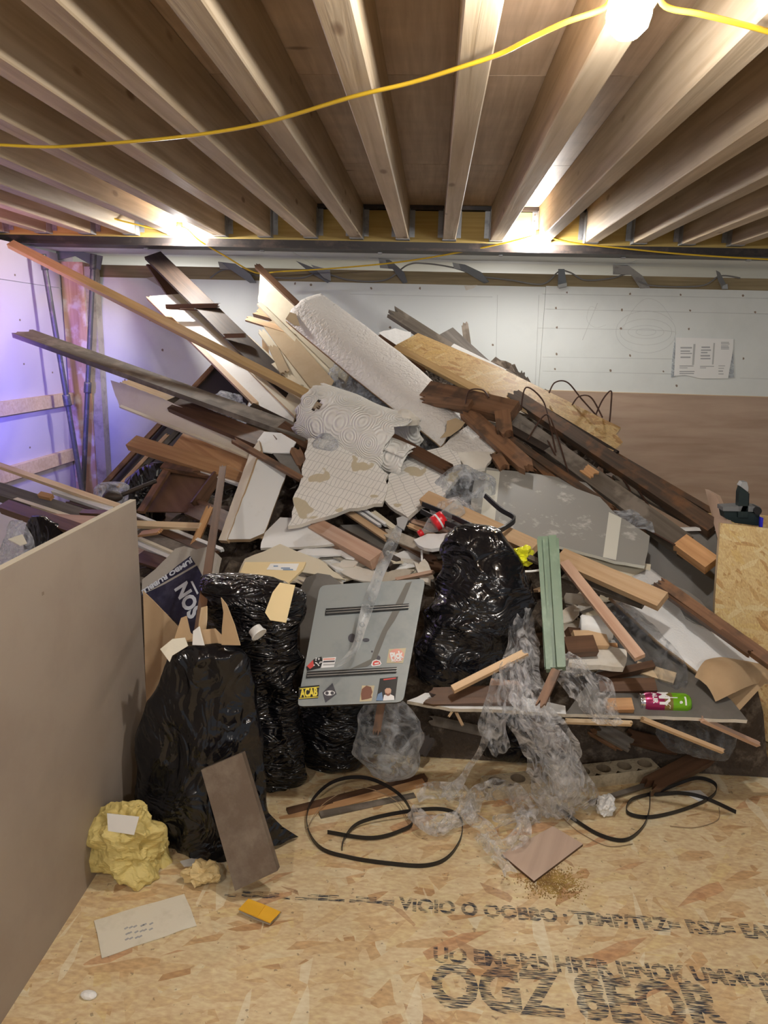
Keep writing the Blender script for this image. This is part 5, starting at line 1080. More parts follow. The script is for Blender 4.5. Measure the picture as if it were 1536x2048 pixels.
K('stick', 'brown stick standing in the crumpled clear bag', 'stick', (764, 1400, 2.26), (752, 1470, 2.2), 16, 0.02, 'redbrown', 2, 'cam')
for pts, mt, lab, Yb in (([(332, 1310), (325, 1292), (350, 1280), (362, 1235), (372, 1232), (380, 1265), (392, 1275), (402, 1300)], 'card', 'ragged cardboard shreds in the mouth of the tall bag', 1.99), ([(444, 1290), (446, 1225), (441, 1196), (452, 1210), (470, 1250), (480, 1290)], 'card', 'pointed cardboard shard sticking out of the tall bag', 1.96), ([(384, 1290), (386, 1262), (396, 1254), (408, 1290)], 'paper', 'white paper scrap in the mouth of the tall bag', 1.965), ([(322, 1300), (345, 1278), (370, 1275), (376, 1292), (345, 1312), (338, 1325)], 'creamcard', 'cream paper scrap at the lip of the tall bag', 1.95), ([(402, 1262), (430, 1258), (448, 1275), (440, 1295), (408, 1292)], 'polyedge', 'torn brown card behind the pointed shard', 1.99), ([(394, 1265), (402, 1215), (412, 1212), (410, 1265)], 'palepine', 'thin pale splinter in the mouth of the tall bag', 2.02)):
    SH('scrap', lab, 'scrap', pts, 0.004, mt, [(pts[0][0], pts[0][1], Yb), (pts[2][0] + 1, pts[2][1], Yb + .02), (pts[-1][0], pts[-1][1], Yb - .01)], jag=0.004)
cp = A(508, 1256, 2.06); cx_ = (A(532, 1288, 2.03) - cp).normalized()
props(lathe('white_cup', cp, cx_, [(0.0, .012), (.003, .021), (.022, .0225), (.026, .026), (.029, .026), (.0285, .022), (.02, .018), (.018, .006)], 'white', None), 'small white plastic cup tucked between two black bags', 'cup')
en = SH('envelope', 'manila envelope with white address label', 'envelope', [(472, 1160), (490, 1124), (612, 1124), (606, 1138), (560, 1182), (500, 1170)], 0.008, 'envelope', [(472, 1160, 2.42), (612, 1124, 2.52), (560, 1182, 2.36)])
c_, n_ = planeof(en); decal('address_label', [(541, 1127), (598, 1127), (592, 1141), (533, 1139)], c_, n_, 'paper', en, 0.001)
for x0, x1, y in ((547, 556, 1131), (562, 580, 1135), (566, 586, 1138)): decal('label_print', [(x0, y), (x1, y), (x1, y + 2), (x0, y + 2)], c_, n_, 'stickblue', en, 0.0018)
SH('envelope', 'cream card piece lying on the slouching black bag', 'card', [(530, 1225), (545, 1185), (560, 1165), (590, 1170), (572, 1245), (540, 1240)], 0.004, 'envelope', [(530, 1225, 2.06), (590, 1170, 2.12), (572, 1245, 2.04)])
SH('cardboard_sheet', 'tan cardboard sheet standing behind the MDF sheet edge', 'cardboard', [(286, 1182), (305, 1200), (378, 1276), (372, 1420), (360, 1560), (300, 1560), (292, 1400)], 0.006, 'card', [(286, 1182, 2.45), (378, 1276, 2.4), (300, 1560, 2.26)])
# rubble sack with lettering
sk = SH('rubble_sack', 'navy and grey printed rubble sack slumped behind the bags', 'sack', [(282, 1190), (285, 1160), (310, 1138), (340, 1110), (350, 1098), (368, 1092), (392, 1100), (418, 1092), (436, 1110), (424, 1170), (408, 1230), (395, 1270), (378, 1272), (330, 1225)], 0.03, 'greyplastic', [(282, 1190, 2.62), (418, 1092, 2.72), (395, 1270, 2.45)], jag=0.004)
c_, n_ = planeof(sk)
decal('navy_print', [(282, 1189), (300, 1182), (330, 1168), (365, 1148), (394, 1131), (404, 1150), (412, 1190), (396, 1266), (378, 1270), (330, 1224)], c_, n_, 'navy', sk, 0.002, 0.001)
decal('navy_band', [(281, 1188), (296, 1172), (330, 1152), (356, 1130), (380, 1112), (391, 1128), (362, 1145), (330, 1163), (300, 1180)], c_, n_, 'navy', sk, 0.002, 0.001)
def ptext(s, p0, p1, hpx, mat, parent, c, n, off=0.004, bold=0.02):
    a, b = onplane(*p0, c, n, off), onplane(*p1, c, n, off); mid = (a + b) / 2
    t = text('lettering', s, mid, b - a, n, 1.0, mat, parent, 0.0006); xs = [v.co.x for v in t.data.vertices]; ys = [v.co.y for v in t.data.vertices]
    k = (b - a).length / (max(xs) - min(xs)); h = hpx * (mid - CAM).length / F / (max(ys) - min(ys)); m_ = (max(xs) + min(xs)) / 2; my = (max(ys) + min(ys)) / 2
    for v in t.data.vertices: v.co.x = (v.co.x - m_) * k; v.co.y = (v.co.y - my) * h
    return t
ptext('JUMBO RUBBLE', (385, 1118), (284, 1184), 14, 'bagprint', sk, c_, n_)
ptext('NOS', (361, 1170), (392, 1232), 30, 'bagprint', sk, c_, n_)
decal('white_bar', [(381, 1163), (385, 1162), (397, 1186), (394, 1189)], c_, n_, 'bagprint', sk, 0.0045, 0.001)
# ---------------- grey metal panel with stickers
e = empty('grey_metal_sheet', A(700, 1412, 2.06), 'grey enamelled metal panel with two rails and stickers', 'panel')
def rounded(pts, r=8):
    out = []
    for i, p in enumerate(pts):
        a, b = Vector(pts[i - 1]), Vector(pts[(i + 1) % len(pts)]); p = Vector(p); u, v = (a - p).normalized() * r, (b - p).normalized() * r
        for t in (0, .33, .66, 1): out.append(tuple((p + u) * (1 - t) ** 2 + 2 * (1 - t) * t * p + (p + v) * t * t))
    return out
mpn = SH('plate', None, None, rounded([(640, 1171), (851, 1157), (806, 1404), (594, 1413)], 12), 0.012, ['panelmetal', 'rail'], [(640, 1171, 2.36), (851, 1157, 2.38), (700, 1410, 2.06)], parent=e)
c_, n_ = planeof(mpn)
def rail(y0, y1, xa, xb):
    R0 = decal('rail', [(xa, y0), (xb, y1), (xb - 2, y1 + 11), (xa - 2, y0 + 13)], c_, n_, 'rail', e, 0.006, 0.006)
    for f, m_ in ((3, 'railhi'), (8, 'railhi')):
        q = decal('rail_lip', [(xa, y0 + f), (xb, y1 + f - 1), (xb, y1 + f + 0.6), (xa, y0 + f + 1.6)], c_, n_, m_, R0, 0.010, 0.005)
rail(1217, 1207, 652, 818); rail(1343, 1334, 614, 794)
decal('shadow_and_drip', [(812, 1166), (824, 1163), (803, 1215), (790, 1240), (775, 1262), (760, 1300), (752, 1320), (735, 1333), (700, 1338), (742, 1318), (752, 1290), (764, 1262), (782, 1228), (795, 1200)], c_, n_, 'strip_shadow', e, 0.0012, 0.0006, 'painted shadow of the plastic strip')  # cast shadow of the hanging strip, laid on as a dark decal
for x, y, rx, ry in ((704, 1276, 8, 9), (732, 1280, 7, 4), (756, 1316, 5, 5), (744, 1303, 2, 2)): decal('shadow_and_drip', ell(x, y, rx, ry, 12), c_, n_, 'stickgrey', e, 0.001, 0.0006)
s = decal('sticker', [(597, 1374), (639, 1370), (636, 1396), (598, 1399)], c_, n_, 'stickblack', e, 0.0014, 0.0008, 'black sticker with yellow letters ACAB')
ptext('ACAB', (600, 1386), (635, 1383), 18, 'acry', s, c_, n_, 0.0022)
for a in ([(599, 1377), (638, 1373), (638, 1374.6), (599, 1378.6)], [(598, 1396), (636, 1393), (636, 1394.6), (598, 1397.6)]): decal('yellow_line', a, c_, n_, 'acry', s, 0.0021)
s = decal('sticker', [(665, 1366), (673, 1388), (651, 1405), (645, 1385)], c_, n_, 'stickgrey', e, 0.0014, 0.0008, 'dark diamond sticker with white mask shape')
decal('mask', ell(659, 1386, 11, 5, 16, -.05), c_, n_, 'stickwhite', s, 0.0021)
for x in (654, 664.5): decal('eye', ell(x, 1386, 3.6, 3.4, 12), c_, n_, 'stickgrey', s, 0.0028)
s = decal('sticker', [(724, 1371), (749, 1371), (743, 1402), (719, 1403)], c_, n_, 'sticktan', e, 0.0014, 0.0008, 'small tan picture sticker with a brown head shape')
decal('head', [(724, 1378), (733, 1371), (742, 1374), (745, 1384), (742, 1391), (744, 1395), (735, 1398), (723, 1400), (722, 1388)], c_, n_, 'stickbrown', s, 0.0021)
s = decal('sticker', [(760, 1357), (796, 1353), (790, 1400), (752, 1402)], c_, n_, 'stickblack', e, 0.0014, 0.0008, 'dark photo sticker with a bearded figure shape')
decal('title', [(767, 1358), (792, 1355), (792, 1357.5), (767, 1360.5)], c_, n_, 'stickred', s, 0.0021)
decal('sleeve', [(752, 1401), (756, 1388), (764, 1384), (766, 1401)], c_, n_, 'stickblue', s, 0.0021); decal('shirt', [(766, 1401), (768, 1390), (780, 1388), (788, 1392), (789, 1400)], c_, n_, 'stickwhite', s, 0.0022)
decal('face', ell(776, 1381, 6.5, 10, 14), c_, n_, 'skin', s, 0.0026); decal('hair', [(769, 1380), (770, 1371), (777, 1368), (783, 1372), (783, 1380), (780, 1376), (773, 1376)], c_, n_, 'stickblack', s, 0.0032); decal('beard', [(771, 1385), (776, 1388), (781, 1385), (780, 1390), (776, 1392), (772, 1390)], c_, n_, 'stickbrown', s, 0.0032)
s = decal('sticker', [(778, 1298), (812, 1296), (806, 1326), (773, 1326)], c_, n_, 'sticktan', e, 0.0014, 0.0008, 'square sticker with pink disc and white scrawl')
decal('disc', ell(793, 1311, 15, 13.5, 22), c_, n_, 'stickpink', s, 0.0021); ptext('Pick', (781, 1313), (806, 1308), 16, 'stickwhite', s, c_, n_, 0.0028); ptext('ROCK', (783, 1321), (804, 1319), 6, 'stickwhite', s, c_, n_, 0.0028)
s = decal('sticker', [(742, 1330), (745, 1322), (752, 1319), (760, 1321), (763, 1327), (760, 1331), (745, 1333)], c_, n_, 'stickwhite', e, 0.0014, 0.0008, 'small red and white badge sticker')
decal('badge', [(745, 1328), (747, 1323), (753, 1321), (759, 1323), (761, 1328), (747, 1331)], c_, n_, 'stickred', s, 0.0021); decal('badge_text', [(749, 1326), (758, 1324.5), (758, 1327), (749, 1328.5)], c_, n_, 'stickwhite', s, 0.0028)
s = decal('sticker', [(612, 1334), (628, 1318), (643, 1313), (646, 1325), (640, 1336), (614, 1342)], c_, n_, 'stickblack', e, 0.0014, 0.0008, 'red and speckled sticker at the panel edge')
decal('red_patch', [(614, 1332), (626, 1320), (628, 1332), (620, 1338)], c_, n_, 'stickred', s, 0.0021)
rr = random.Random(3)
for i in range(14): decal('speckle', ell(rr.uniform(628, 643), rr.uniform(1316, 1333), 1.6, 1.3, 6), c_, n_, 'stickwhite', s, 0.0024)
s = decal('sticker', [(646, 1316), (672, 1314), (668, 1334), (642, 1336)], c_, n_, 'stickwhite', e, 0.0014, 0.0008, 'pale striped label sticker')
for y, m_ in ((1317, 'stickpink'), (1322, 'stickgrey'), (1328, 'greyink')): decal('stripe', [(647, y), (670, y - 1), (669, y + 2), (646, y + 3)], c_, n_, m_, s, 0.0021)
# translucent strip with nubs, hanging over the panel
e = empty('plastic_strip', A(745, 1190, 2.2), 'translucent plastic strip with rows of nubs hanging over the panel', 'strip')
SP = [(800, 1050, 2.62), (785, 1085, 2.52), (765, 1130, 2.42), (748, 1175, 2.32), (735, 1215, 2.24), (722, 1258, 2.17), (712, 1290, 2.13), (695, 1315, 2.09), (672, 1334, 2.06)]
ribbon('strip', [A(*p) for p in SP], [0.022, 0.04, 0.044, 0.042, 0.036, 0.030, 0.026, 0.02, 0.008], 'strip', 0.002, parent=e, nv=6)
for i in range(13):
    u = 0.08 + i * 0.052; f = u * 8; k = int(f); a, b = Vector(A(*SP[k])), Vector(A(*SP[k + 1])); p = a.lerp(b, f - k)
    crumple('nub', p + (CAM - p).normalized() * .008, (0.009, 0.009, 0.009), 'strip', 0.0, 0, parent=e, sub=2)
SH('end_tab', 'grey end tab', None, [(793, 1036), (806, 1032), (817, 1037), (808, 1060), (795, 1052)], 0.006, 'galv', [(793, 1036, 2.62), (817, 1037, 2.62), (808, 1060, 2.58)], parent=e)
# ---------------- plastic film draped and tangled
def px(w_, Y): return w_ * Y / F
ribbon('draped_film', [A(1040, 1225, 2.42), A(1045, 1290, 2.32), A(1040, 1350, 2.2), A(1055, 1420, 2.1), A(1095, 1490, 2.12), A(1120, 1560, 2.18), A(1135, 1615, 2.2)], [px(w_, 2.2) for w_ in (50, 75, 90, 90, 110, 130, 135)], 'film', 0.022, 'clear stretch film draped from the heap down to the floor', 'film', 1.0, nv=18, n=12)
ribbon('draped_film', [A(1030, 1330, 2.16), A(1050, 1400, 2.07), A(1075, 1440, 2.06), A(1110, 1500, 2.1), A(1140, 1570, 2.14)], [px(w_, 2.2) for w_ in (30, 60, 60, 70, 70)], 'film', 0.025, 'second fold of clear film in front of the draped film', 'film', 4.0, nv=14, n=12)
ribbon('draped_film', [A(1125, 1330, 2.2), A(1165, 1365, 2.12), A(1205, 1410, 2.1), A(1242, 1445, 2.08)], [px(w_, 2.2) for w_ in (60, 90, 70, 14)], 'film', 0.025, 'film flap stretched towards the drink can', 'film', 7.0, nv=14)
ribbon('draped_film', [A(1000, 1348, 2.1), A(990, 1400, 2.06), A(985, 1450, 2.06), A(1003, 1505, 2.06)], [px(w_, 2.1) for w_ in (24, 42, 60, 40)], 'filmgrey', 0.012, 'tongue of film hanging from the broken white board', 'film', 9.0)
ribbon('draped_film', [A(988, 1430, 2.07), A(965, 1495, 2.1), A(930, 1550, 2.16), A(890, 1590, 2.2)], [px(w_, 2.1) for w_ in (34, 16, 14, 34)], 'film', 0.008, 'twisted film rope reaching down to the floor', 'film', 11.0)
fl = [('loose film loop on the floor by the black strap', [(835, 1590), (880, 1582), (930, 1590), (925, 1625), (860, 1650), (830, 1635)], 34), ('wide film fold on the floor before the chipboard bar', [(930, 1640), (955, 1590), (1000, 1580), (1040, 1600), (1050, 1640)], 44), ('film loop on the floor beside the plywood square', [(930, 1625), (975, 1660), (1005, 1690), (1045, 1660), (1040, 1630), (985, 1645)], 26), ('thin film tail running past the plywood square', [(960, 1670), (985, 1700), (1005, 1725), (1022, 1755)], 22), ('film bunch on the floor under the draped film', [(1040, 1625), (1080, 1610), (1120, 1600), (1160, 1610)], 60), ('small film bunch inside the black strap loop', [(825, 1625), (850, 1645), (880, 1655), (900, 1640)], 30)]
for i, (lab, P, wd) in enumerate(fl):
    pts = [Z(x, y, 0.035 + 0.02 * (k % 2)) for k, (x, y) in enumerate(P)]
    o = ribbon('floor_film', pts, [px(wd, 2.3)] * 3, 'film', 0.014, lab, 'film', 20.0 + i)
    lo = min((o.matrix_world @ v.co).z for v in o.data.vertices)
    for v in o.data.vertices: 
        if o.location.z + v.co.z < 0.002: v.co.z = 0.002 - o.location.z
# ---------------- on the floor
def barwithholes(name, a, b, depth, h, label):
    """tubular chipboard bar: top face with real round holes"""
    ax = (b - a).normalized(); s = Vector((0, 0, 1)).cross(ax).normalized(); Lb = (b - a).length; n = 8; k = 16
    e = empty(name, a, label, 'bar')
    V = []; Fc = []; cell = Lb / n; r = min(cell, depth) * 0.36
    def P(u, v, z): return a + ax * u + s * v + Vector((0, 0, z))
    for c in range(n):
        u0 = c * cell; cu = u0 + cell / 2; cv = depth / 2; base = len(V)
        for z, rad in ((h, None), (h, r), (h * .25, r)):
            for i in range(k):
                an = 2 * math.pi * i / k + math.pi / k
                if rad is None:
                    x, y = math.cos(an), math.sin(an); m_ = max(abs(x), abs(y)); V.append(P(cu + x / m_ * cell / 2, cv + y / m_ * depth / 2, z))
                else: V.append(P(cu + math.cos(an) * rad, cv + math.sin(an) * rad, z))
        for i in range(k):
            j = (i + 1) % k
            Fc.append((base + i, base + j, base + k + j, base + k + i)); Fc.append((base + k + i, base + k + j, base + 2 * k + j, base + 2 * k + i))
        Fc.append(tuple(base + 2 * k + i for i in range(k)))
    q = len(V); V += [P(0, 0, 0), P(Lb, 0, 0), P(Lb, depth, 0), P(0, depth, 0), P(0, 0, h), P(Lb, 0, h), P(Lb, depth, h), P(0, depth, h)]
    for f in ((0, 1, 5, 4), (1, 2, 6, 5), (2, 3, 7, 6), (3, 0, 4, 7), (0, 3, 2, 1)): Fc.append(tuple(q + i for i in f))
    mi = []
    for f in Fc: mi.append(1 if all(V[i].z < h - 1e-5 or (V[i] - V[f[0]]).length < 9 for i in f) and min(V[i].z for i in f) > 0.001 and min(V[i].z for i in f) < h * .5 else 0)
    meshw('body', V, Fc, ['chip', 'chiphole_shade'], e, False, mi); return e
fa, fb = Z(975, 1602, 0), Z(1318, 1560, 0)
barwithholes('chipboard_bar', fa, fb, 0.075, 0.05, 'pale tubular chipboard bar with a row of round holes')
ga, gb_ = Z(1150, 1535, 0.0), Z(1262, 1512, 0.0)
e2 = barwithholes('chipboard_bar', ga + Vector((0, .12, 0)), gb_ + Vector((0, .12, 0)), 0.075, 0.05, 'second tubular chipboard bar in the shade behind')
K('timber', 'dark brown charred timber over the chipboard bar end', 'timber', (1300, 1568, 2.36), (1420, 1505, 2.55), 36, 0.035, 'brown', 3)
K('stick', 'thin grey stick on the floor behind the curled strap', 'stick', (1180, 1605, 2.27), (1505, 1500, 2.66), 9, 0.012, 'greybrown', 3)
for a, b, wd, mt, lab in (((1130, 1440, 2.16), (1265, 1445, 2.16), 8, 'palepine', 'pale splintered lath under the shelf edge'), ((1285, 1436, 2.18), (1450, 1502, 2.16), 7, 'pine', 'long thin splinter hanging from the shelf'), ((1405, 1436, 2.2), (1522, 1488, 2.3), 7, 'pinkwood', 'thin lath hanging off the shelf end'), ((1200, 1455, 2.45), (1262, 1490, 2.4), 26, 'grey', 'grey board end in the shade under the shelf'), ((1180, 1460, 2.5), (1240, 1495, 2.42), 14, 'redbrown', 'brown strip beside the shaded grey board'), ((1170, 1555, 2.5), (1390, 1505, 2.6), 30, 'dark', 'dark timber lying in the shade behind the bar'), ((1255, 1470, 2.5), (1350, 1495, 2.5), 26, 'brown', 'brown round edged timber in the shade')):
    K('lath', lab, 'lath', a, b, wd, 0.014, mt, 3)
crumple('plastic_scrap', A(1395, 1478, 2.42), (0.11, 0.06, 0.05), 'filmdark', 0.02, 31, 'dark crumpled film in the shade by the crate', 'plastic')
K('batten', 'orange edged batten on the floor before the clear bag', 'batten', (560, 1640, 2.09), (848, 1562, 2.34), 13, 0.03, 'orange', 0, 'up')
K('batten', 'dark topped batten beside the orange edged batten', 'batten', (575, 1622, 2.13), (852, 1552, 2.37), 14, 0.03, 'brown', 0, 'up')
K('batten', 'grey batten half hidden beneath the strap loop', 'batten', (640, 1628, 2.12), (830, 1590, 2.27), 12, 0.02, 'greybrown', 0, 'up')
# slab leaning on the tall bag
e = SH('brown_slab', 'thick dirty brown slab leaning on the tall black bag', 'slab', [(402, 1540), (484, 1506), (555, 1742), (470, 1782)], 0.035, ['brick', 'brick'], [(402, 1540, 1.83), (484, 1506, 1.85), (510, 1770, 1.72)])
# crumpled papers
o = bag('kraft_bag', [(1604, 262, 292), (1622, 222, 296), (1650, 192, 300), (1690, 180, 312), (1725, 192, 324), (1745, 215, 322), (1752, 240, 310)], 1.80, 'yellowkraft', 0.6, 0.018, 'crumpled yellow kraft paper bag beside the MDF sheet', 'paper bag', 61.0, nth=72, floorz=0.002); smooth(o.data, False)
for v in o.data.vertices:
    d = Vector((v.co.x, v.co.y, v.co.z * .4)); d.normalize(); f = 0
    for sc, am in ((16, .030), (30, .016), (60, .007)): f += am * (1.6 * noise.voronoi(v.co * sc)[0][0] - .9)
    v.co += d * f
    if o.location.z + v.co.z < 0.002: v.co.z = 0.002 - o.location.z
dl = SH('label', None, None, [(214, 1627), (278, 1634), (268, 1670), (216, 1662)], 0.002, 'paper', [(214, 1627, 1.715), (278, 1634, 1.715), (268, 1670, 1.705)], parent=o); dl['label'] = 'white printed label'
crumple('kraft_paper', Z(398, 1778, 0.0) + Vector((0, 0.03, 0.026)), (0.052, 0.035, 0.026), 'kraft', 0.026, 2.1, 'small crumpled kraft paper on the floor', 'paper', sub=4, fr=(24, 45, 90), crease=True)
crumple('kraft_flap', Z(318, 1735, 0.0) + Vector((0, 0.02, 0.05)), (0.022, 0.03, 0.055), 'yellowkraft', 0.028, 8.1, 'hanging corner of the yellow kraft bag', 'paper', sub=4, fr=(24, 45, 90), crease=True)
def flat(name, label, cat, P, t, mats, z=0.0015, jag=0.0):
    Q = [Z(x, y, z + t) for x, y in P]; _seed[0] += 1
    return props(sheetmesh(name, Q, Vector((0, 0, 1)), t, mats, None, jag, _seed[0]), label, cat)
cc = flat('card_sheet', 'cream torn card with faint grey print on the floor', 'card', [(188, 1842), (280, 1812), (368, 1788), (382, 1815), (393, 1850), (300, 1882), (203, 1916)], 0.002, 'creamcard', jag=0.002)
rr = random.Random(9)
for i in range(16):
    x, y = 252 + (i % 6) * 10 + rr.uniform(-3, 3), 1856 + (i // 6) * 11 - (i % 6) * 1.8
    sheetmesh('faint_print', [Z(x + dx, y + dy, 0.0042) for dx, dy in ((-4, 1), (3, -3), (5, -1), (-2, 3))], Vector((0, 0, 1)), 0.0005, 'greyink', cc)
oc = empty('orange_card', Z(515, 1830, 0), 'folded orange card packet lying on the floor', 'packet')
for nm, P, z in (('top_leaf', [(497, 1797), (531, 1810), (514, 1834), (477, 1818)], .022), ('top_leaf', [(531, 1810), (561, 1823), (540, 1845), (514, 1834)], .020), ('lower_leaf', [(478, 1822), (516, 1840), (540, 1848), (560, 1828), (530, 1815), (500, 1803)], .008)):
    Q = [Z(x, y, z) for x, y in P]; sheetmesh(nm, Q, Vector((0, 0, 1)), 0.003, 'orangecard' if 'top' in nm else 'plasterdirty', oc)
flat('plywood_square', 'square pinkish plywood offcut on the floor', 'plywood', [(1003, 1708), (1106, 1652), (1166, 1688), (1068, 1762)], 0.008, ['plyoff', 'brown'])
crumple('tissue', Z(1212, 1636, 0) + Vector((0, 0.02, 0.035)), (0.03, 0.03, 0.036), 'tissue', 0.014, 5.5, 'crumpled white tissue on the floor by the film', 'tissue', sub=4, fr=(40, 75, 120), crease=True)
crumple('paper_flake', Z(178, 1993, 0) + Vector((0, 0, 0.006)), (0.018, 0.009, 0.006), 'tissue', 0.004, 7.5, 'tiny white paper flake on the bare floor', 'paper', sub=2)
flat('white_paper', 'white paper piece under the curled strap', 'paper', [(1360, 1582), (1400, 1580), (1425, 1600), (1398, 1602)], 0.0015, 'paper')
flat('polythene', 'white polythene strip sticking out under the tall bag', 'plastic', [(360, 1722), (400, 1712), (450, 1706), (448, 1718), (400, 1728), (368, 1732)], 0.004, 'white')
# black straps and wires on the floor
def strapz(P): return [Z(x, y, z) for x, y, z in P]
ST_ = [('big black strap loop on the floor before the heap', [(655, 1664, .01), (740, 1676, .012), (800, 1662, .012), (826, 1640, .02), (800, 1590, .03), (735, 1556, .045), (670, 1562, .05), (625, 1600, .03), (614, 1650, .015), (640, 1695, .01), (700, 1715, .009), (780, 1727, .009), (850, 1731, .009), (895, 1715, .009), (922, 1675, .009), (920, 1635, .02), (880, 1618, .03), (800, 1625, .03), (720, 1645, .02), (690, 1675, .012), (684, 1698, .009)]),
       ('curved black strap trailing from under the film', [(1112, 1612, .02), (1150, 1640, .012), (1200, 1670, .01), (1250, 1680, .01), (1285, 1655, .01), (1298, 1620, .015), (1300, 1585, .03)]),
       ('black strap twisted in a figure of eight by the bar', [(1300, 1588, .01), (1262, 1600, .015), (1255, 1625, .012), (1300, 1634, .01), (1370, 1618, .01), (1425, 1592, .012), (1430, 1568, .03), (1395, 1556, .04), (1345, 1572, .03), (1310, 1588, .015), (1360, 1586, .01), (1410, 1596, .01), (1472, 1624, .01)])]
for lab, P in ST_: tube('black_strap', strapz(P), 0, 'black', flat=(0.014, 0.0022), label=lab, cat='strap', n=10)
tube('thin_wire', strapz([(1125, 1636, .003), (1160, 1665, .003), (1215, 1692, .003), (1265, 1688, .003)]), 0.0013, 'thinwire', label='thin brown wire curving beside the trailing strap', cat='wire')
tube('thin_wire', strapz([(1340, 1652, .003), (1390, 1655, .003), (1435, 1640, .003), (1438, 1615, .003)]), 0.0013, 'thinwire', label='thin brown wire arc on the floor near the crate', cat='wire')
tube('thin_wire', strapz([(612, 1660, .02), (650, 1605, .03), (720, 1575, .03), (790, 1600, .02), (815, 1640, .01)]), 0.0013, 'thinwire', label='thin brown wire ring inside the big strap loop', cat='wire')
# ---------------- left, behind the MDF sheet
for a, b, wd, t, mt, br, lab in (((-30, 968, 3.3), (165, 1030, 3.0), 26, 0.05, 'grey', 0, 'heavy grey timber behind the MDF sheet'), ((-20, 980, 3.26), (140, 1032, 2.98), 6, 0.02, 'cream', 0, 'thin cream strip under the heavy grey timber'), ((-20, 922, 3.6), (240, 1012, 3.0), 9, 0.02, 'palepine', 0, 'long pale lath crossing above the MDF sheet'), ((108, 978, 3.3), (222, 1016, 3.0), 12, 0.02, 'white', 0, 'short white edged board above the MDF sheet'), ((6, 1006, 3.1), (160, 1058, 2.8), 22, 0.04, 'brown', 0, 'round edged brown timber behind the MDF sheet'), ((66, 1032, 3.0), (185, 1040, 2.85), 16, 0.015, 'pinkwood', 1, 'splintered pink lath above the MDF sheet'), ((137, 1000, 3.2), (200, 1018, 3.05), 12, 0.03, 'brown', 1, 'brown stub between the pale laths'), ((78, 986, 3.12), (102, 992, 3.1), 9, 0.02, 'orange', 0, 'small orange block on the heavy grey timber'), ((162, 1022, 3.0), (215, 1024, 2.9), 8, 0.02, 'brown', 2, 'short dark lath by the MDF sheet corner'), ((60, 1000, 3.4), (170, 1050, 3.1), 20, 0.02, 'greybrown', 0, 'grey plank beneath the heavy grey timber')):
    K('timber', lab, 'timber', a, b, wd, t, mt, br)
bag('white_sack', [(1042, 22, 45), (1060, 12, 55), (1090, 5, 64), (1130, -5, 68), (1180, -10, 70)], 2.7, 'filmgrey', 0.6, 0.014, 'cloudy plastic sack behind the MDF sheet', 'sack', 40.0)
bag('rubbish_bag', [(1032, 62, 90), (1050, 48, 120), (1080, 45, 160), (1120, 45, 170), (1180, 45, 175)], 2.85, 'bag', 0.6, 0.014, 'small black bag behind the MDF sheet', 'bag', 43.0)
SH('cream_rag', 'cream paper scrap on the cloudy sack', 'paper', [(16, 1078), (45, 1068), (54, 1086), (40, 1090)], 0.004, 'creamcard', [(16, 1078, 2.5), (54, 1086, 2.5), (45, 1068, 2.55)])
bag('clear_bag', [(966, 205, 250), (975, 196, 260), (1000, 192, 255), (1015, 195, 240)], 3.3, 'filmgrey', 0.6, 0.01, 'small cloudy plastic bag by the drawer', 'bag', 47.0)
bag('rubbish_bag', [(925, 300, 340), (945, 270, 345), (975, 240, 335), (1010, 215, 330), (1040, 215, 330)], 3.75, 'bag', 0.5, 0.015, 'dark bag behind the upturned drawer', 'bag', 51.0)
tube('knobbed_rod', [S(p) for p in ((214, 1002, 3.2), (262, 982, 3.3), (312, 962, 3.4))], 0.011, 'dark', label='dark rod with a knob lying by the drawer', cat='rod')
crumple('rod_knob', A(226, 994, 3.2), (0.045, 0.03, 0.024), 'dark', 0.004, 4.1, 'dark round knob on the rod by the drawer', 'knob', sub=3)
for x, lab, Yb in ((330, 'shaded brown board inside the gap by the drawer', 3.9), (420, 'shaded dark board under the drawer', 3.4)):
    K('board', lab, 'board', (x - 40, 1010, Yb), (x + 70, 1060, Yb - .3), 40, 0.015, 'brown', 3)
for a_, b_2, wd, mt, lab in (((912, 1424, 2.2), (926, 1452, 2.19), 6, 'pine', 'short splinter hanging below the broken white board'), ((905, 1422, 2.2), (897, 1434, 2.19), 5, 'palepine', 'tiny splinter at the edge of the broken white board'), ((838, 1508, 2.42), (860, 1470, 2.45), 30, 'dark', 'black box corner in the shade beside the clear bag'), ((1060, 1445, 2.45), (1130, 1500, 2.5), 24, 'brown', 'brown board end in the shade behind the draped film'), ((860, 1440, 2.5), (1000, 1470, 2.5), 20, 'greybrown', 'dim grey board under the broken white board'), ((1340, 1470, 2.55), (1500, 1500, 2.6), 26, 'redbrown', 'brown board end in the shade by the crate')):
    K('board_end', lab, 'board', a_, b_2, wd, 0.02, mt, 3, 'cam')
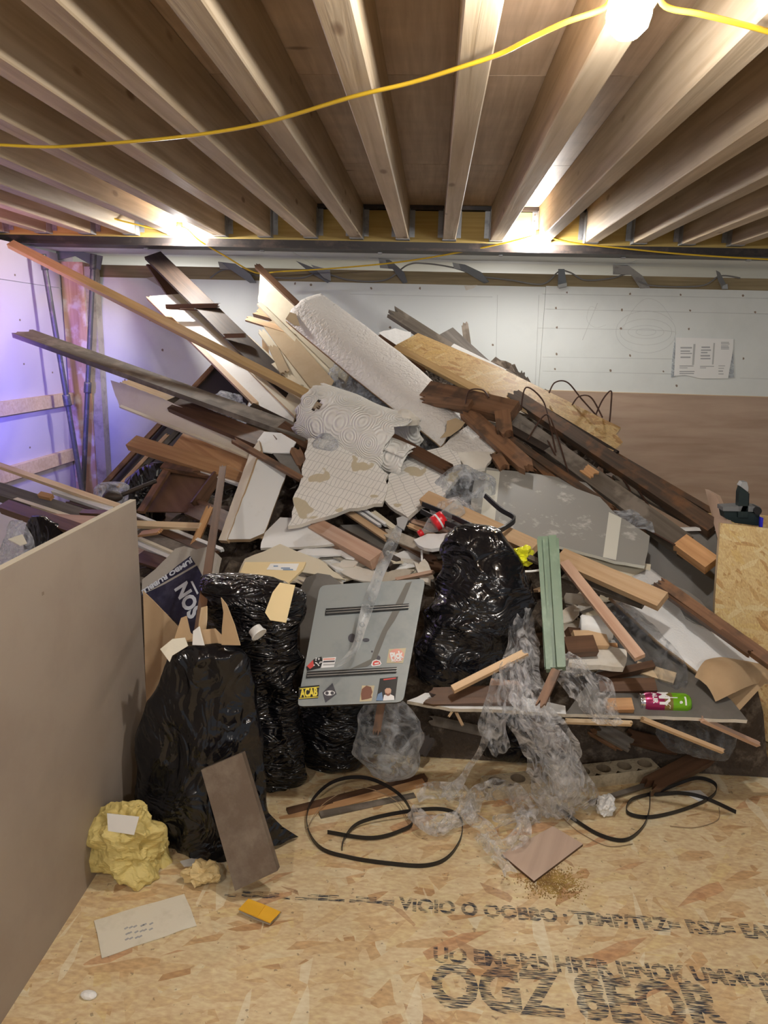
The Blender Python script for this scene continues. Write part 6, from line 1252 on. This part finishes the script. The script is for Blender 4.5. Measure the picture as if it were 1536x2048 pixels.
# ---------------- loose splinters over the heap
rr = random.Random(21)
for i in range(90):
    x = rr.uniform(-1.15, 1.0); y = rr.uniform(2.55, 4.6); z = heapz(x, y) + rr.uniform(0.02, 0.06)
    if z < 0.25: continue
    a = rr.uniform(0, math.pi); l = rr.uniform(.12, .4); d = Vector((math.cos(a), math.sin(a) * .7, rr.uniform(-.4, .25))) * l / 2
    mt = rr.choice(['brown', 'redbrown', 'greybrown', 'rust', 'pine', 'dark', 'plasterdirty'])
    o = plank3('wood_splinter', Vector((x, y, z)) - d, Vector((x, y, z)) + d, rr.uniform(.02, .06), rr.uniform(.008, .02), mt, Vector((rr.uniform(-.5, .5), -.6, .8)), 3)
    cw = {'brown': 'dark brown', 'redbrown': 'red brown', 'greybrown': 'grey brown', 'rust': 'rust stained', 'pine': 'pale pine', 'dark': 'blackish', 'plasterdirty': 'plaster coated'}[mt]
    ar = 'in the gaps under the drawer' if x < -.55 else 'beneath the long timbers' if x > .45 and y > 3 else 'among the flakes behind the black bags' if y < 3.1 else 'in the gaps around the plaster slabs'
    props(o, 'loose %s wood splinter lodged %s' % (cw, ar), 'splinter', 'loose splinters in the heap')
# ---------------- pieces that belong to a thing become its parts
bpy.context.view_layer.update()
_by = {o['label']: o for o in COL.objects if o.parent is None and 'label' in o.keys()}
for part, owner, keep in (('bare brown patch where the embossed face is torn away', 'cracked end piece broken off the embossed sheet', 'bare brown patch'),
                          ('bare brown torn corner at the top of the embossed sheet', 'long curved sheet of white embossed wallcovering with torn corner', 'bare brown corner'),
                          ('dark torn hole in the white stippled sheet', 'white stippled sheet sloping down to the strand board crate', 'dark torn hole'),
                          ('orange sawn end piece of the long grey timber', 'long grey timber with orange sawn end', 'orange sawn end'),
                          ('small orange bare patch on the long grey timber', 'long grey timber with orange sawn end', 'orange bare patch'),
                          ('loose black plastic tail of the tall bag on the floor', 'tall black rubbish bag leaning on the MDF sheet', None),
                          ('hanging corner of the yellow kraft bag', 'crumpled yellow kraft paper bag beside the MDF sheet', None),
                          ('dark round knob on the rod by the drawer', 'dark rod with a knob lying by the drawer', None),
                          ('thin white edging strip on the grey panel', 'dark grey flat panel behind the strand board crate', 'white edging strip'),
                          ('thin cream bead along the broken cream panel', 'broken cream panel with a thin moulded edge', None),
                          ('cream moulding edge of the tall panel', 'tall cream panel with a broken top behind the embossed sheet', None),
                          ('white painted strip under the orange pine plank', 'orange pine plank with screw heads and pale lower edge', 'pale lower edge')):
    c, p = _by[part], _by[owner]
    mw = c.matrix_world.copy(); c.parent = p; c.matrix_parent_inverse = p.matrix_world.inverted(); c.matrix_basis = mw
    for k in ('label', 'category', 'group'):
        if k in c.keys(): del c[k]
    if keep: c['label'] = keep
for o in COL.objects:
    if '_p' in o.keys(): del o['_p']
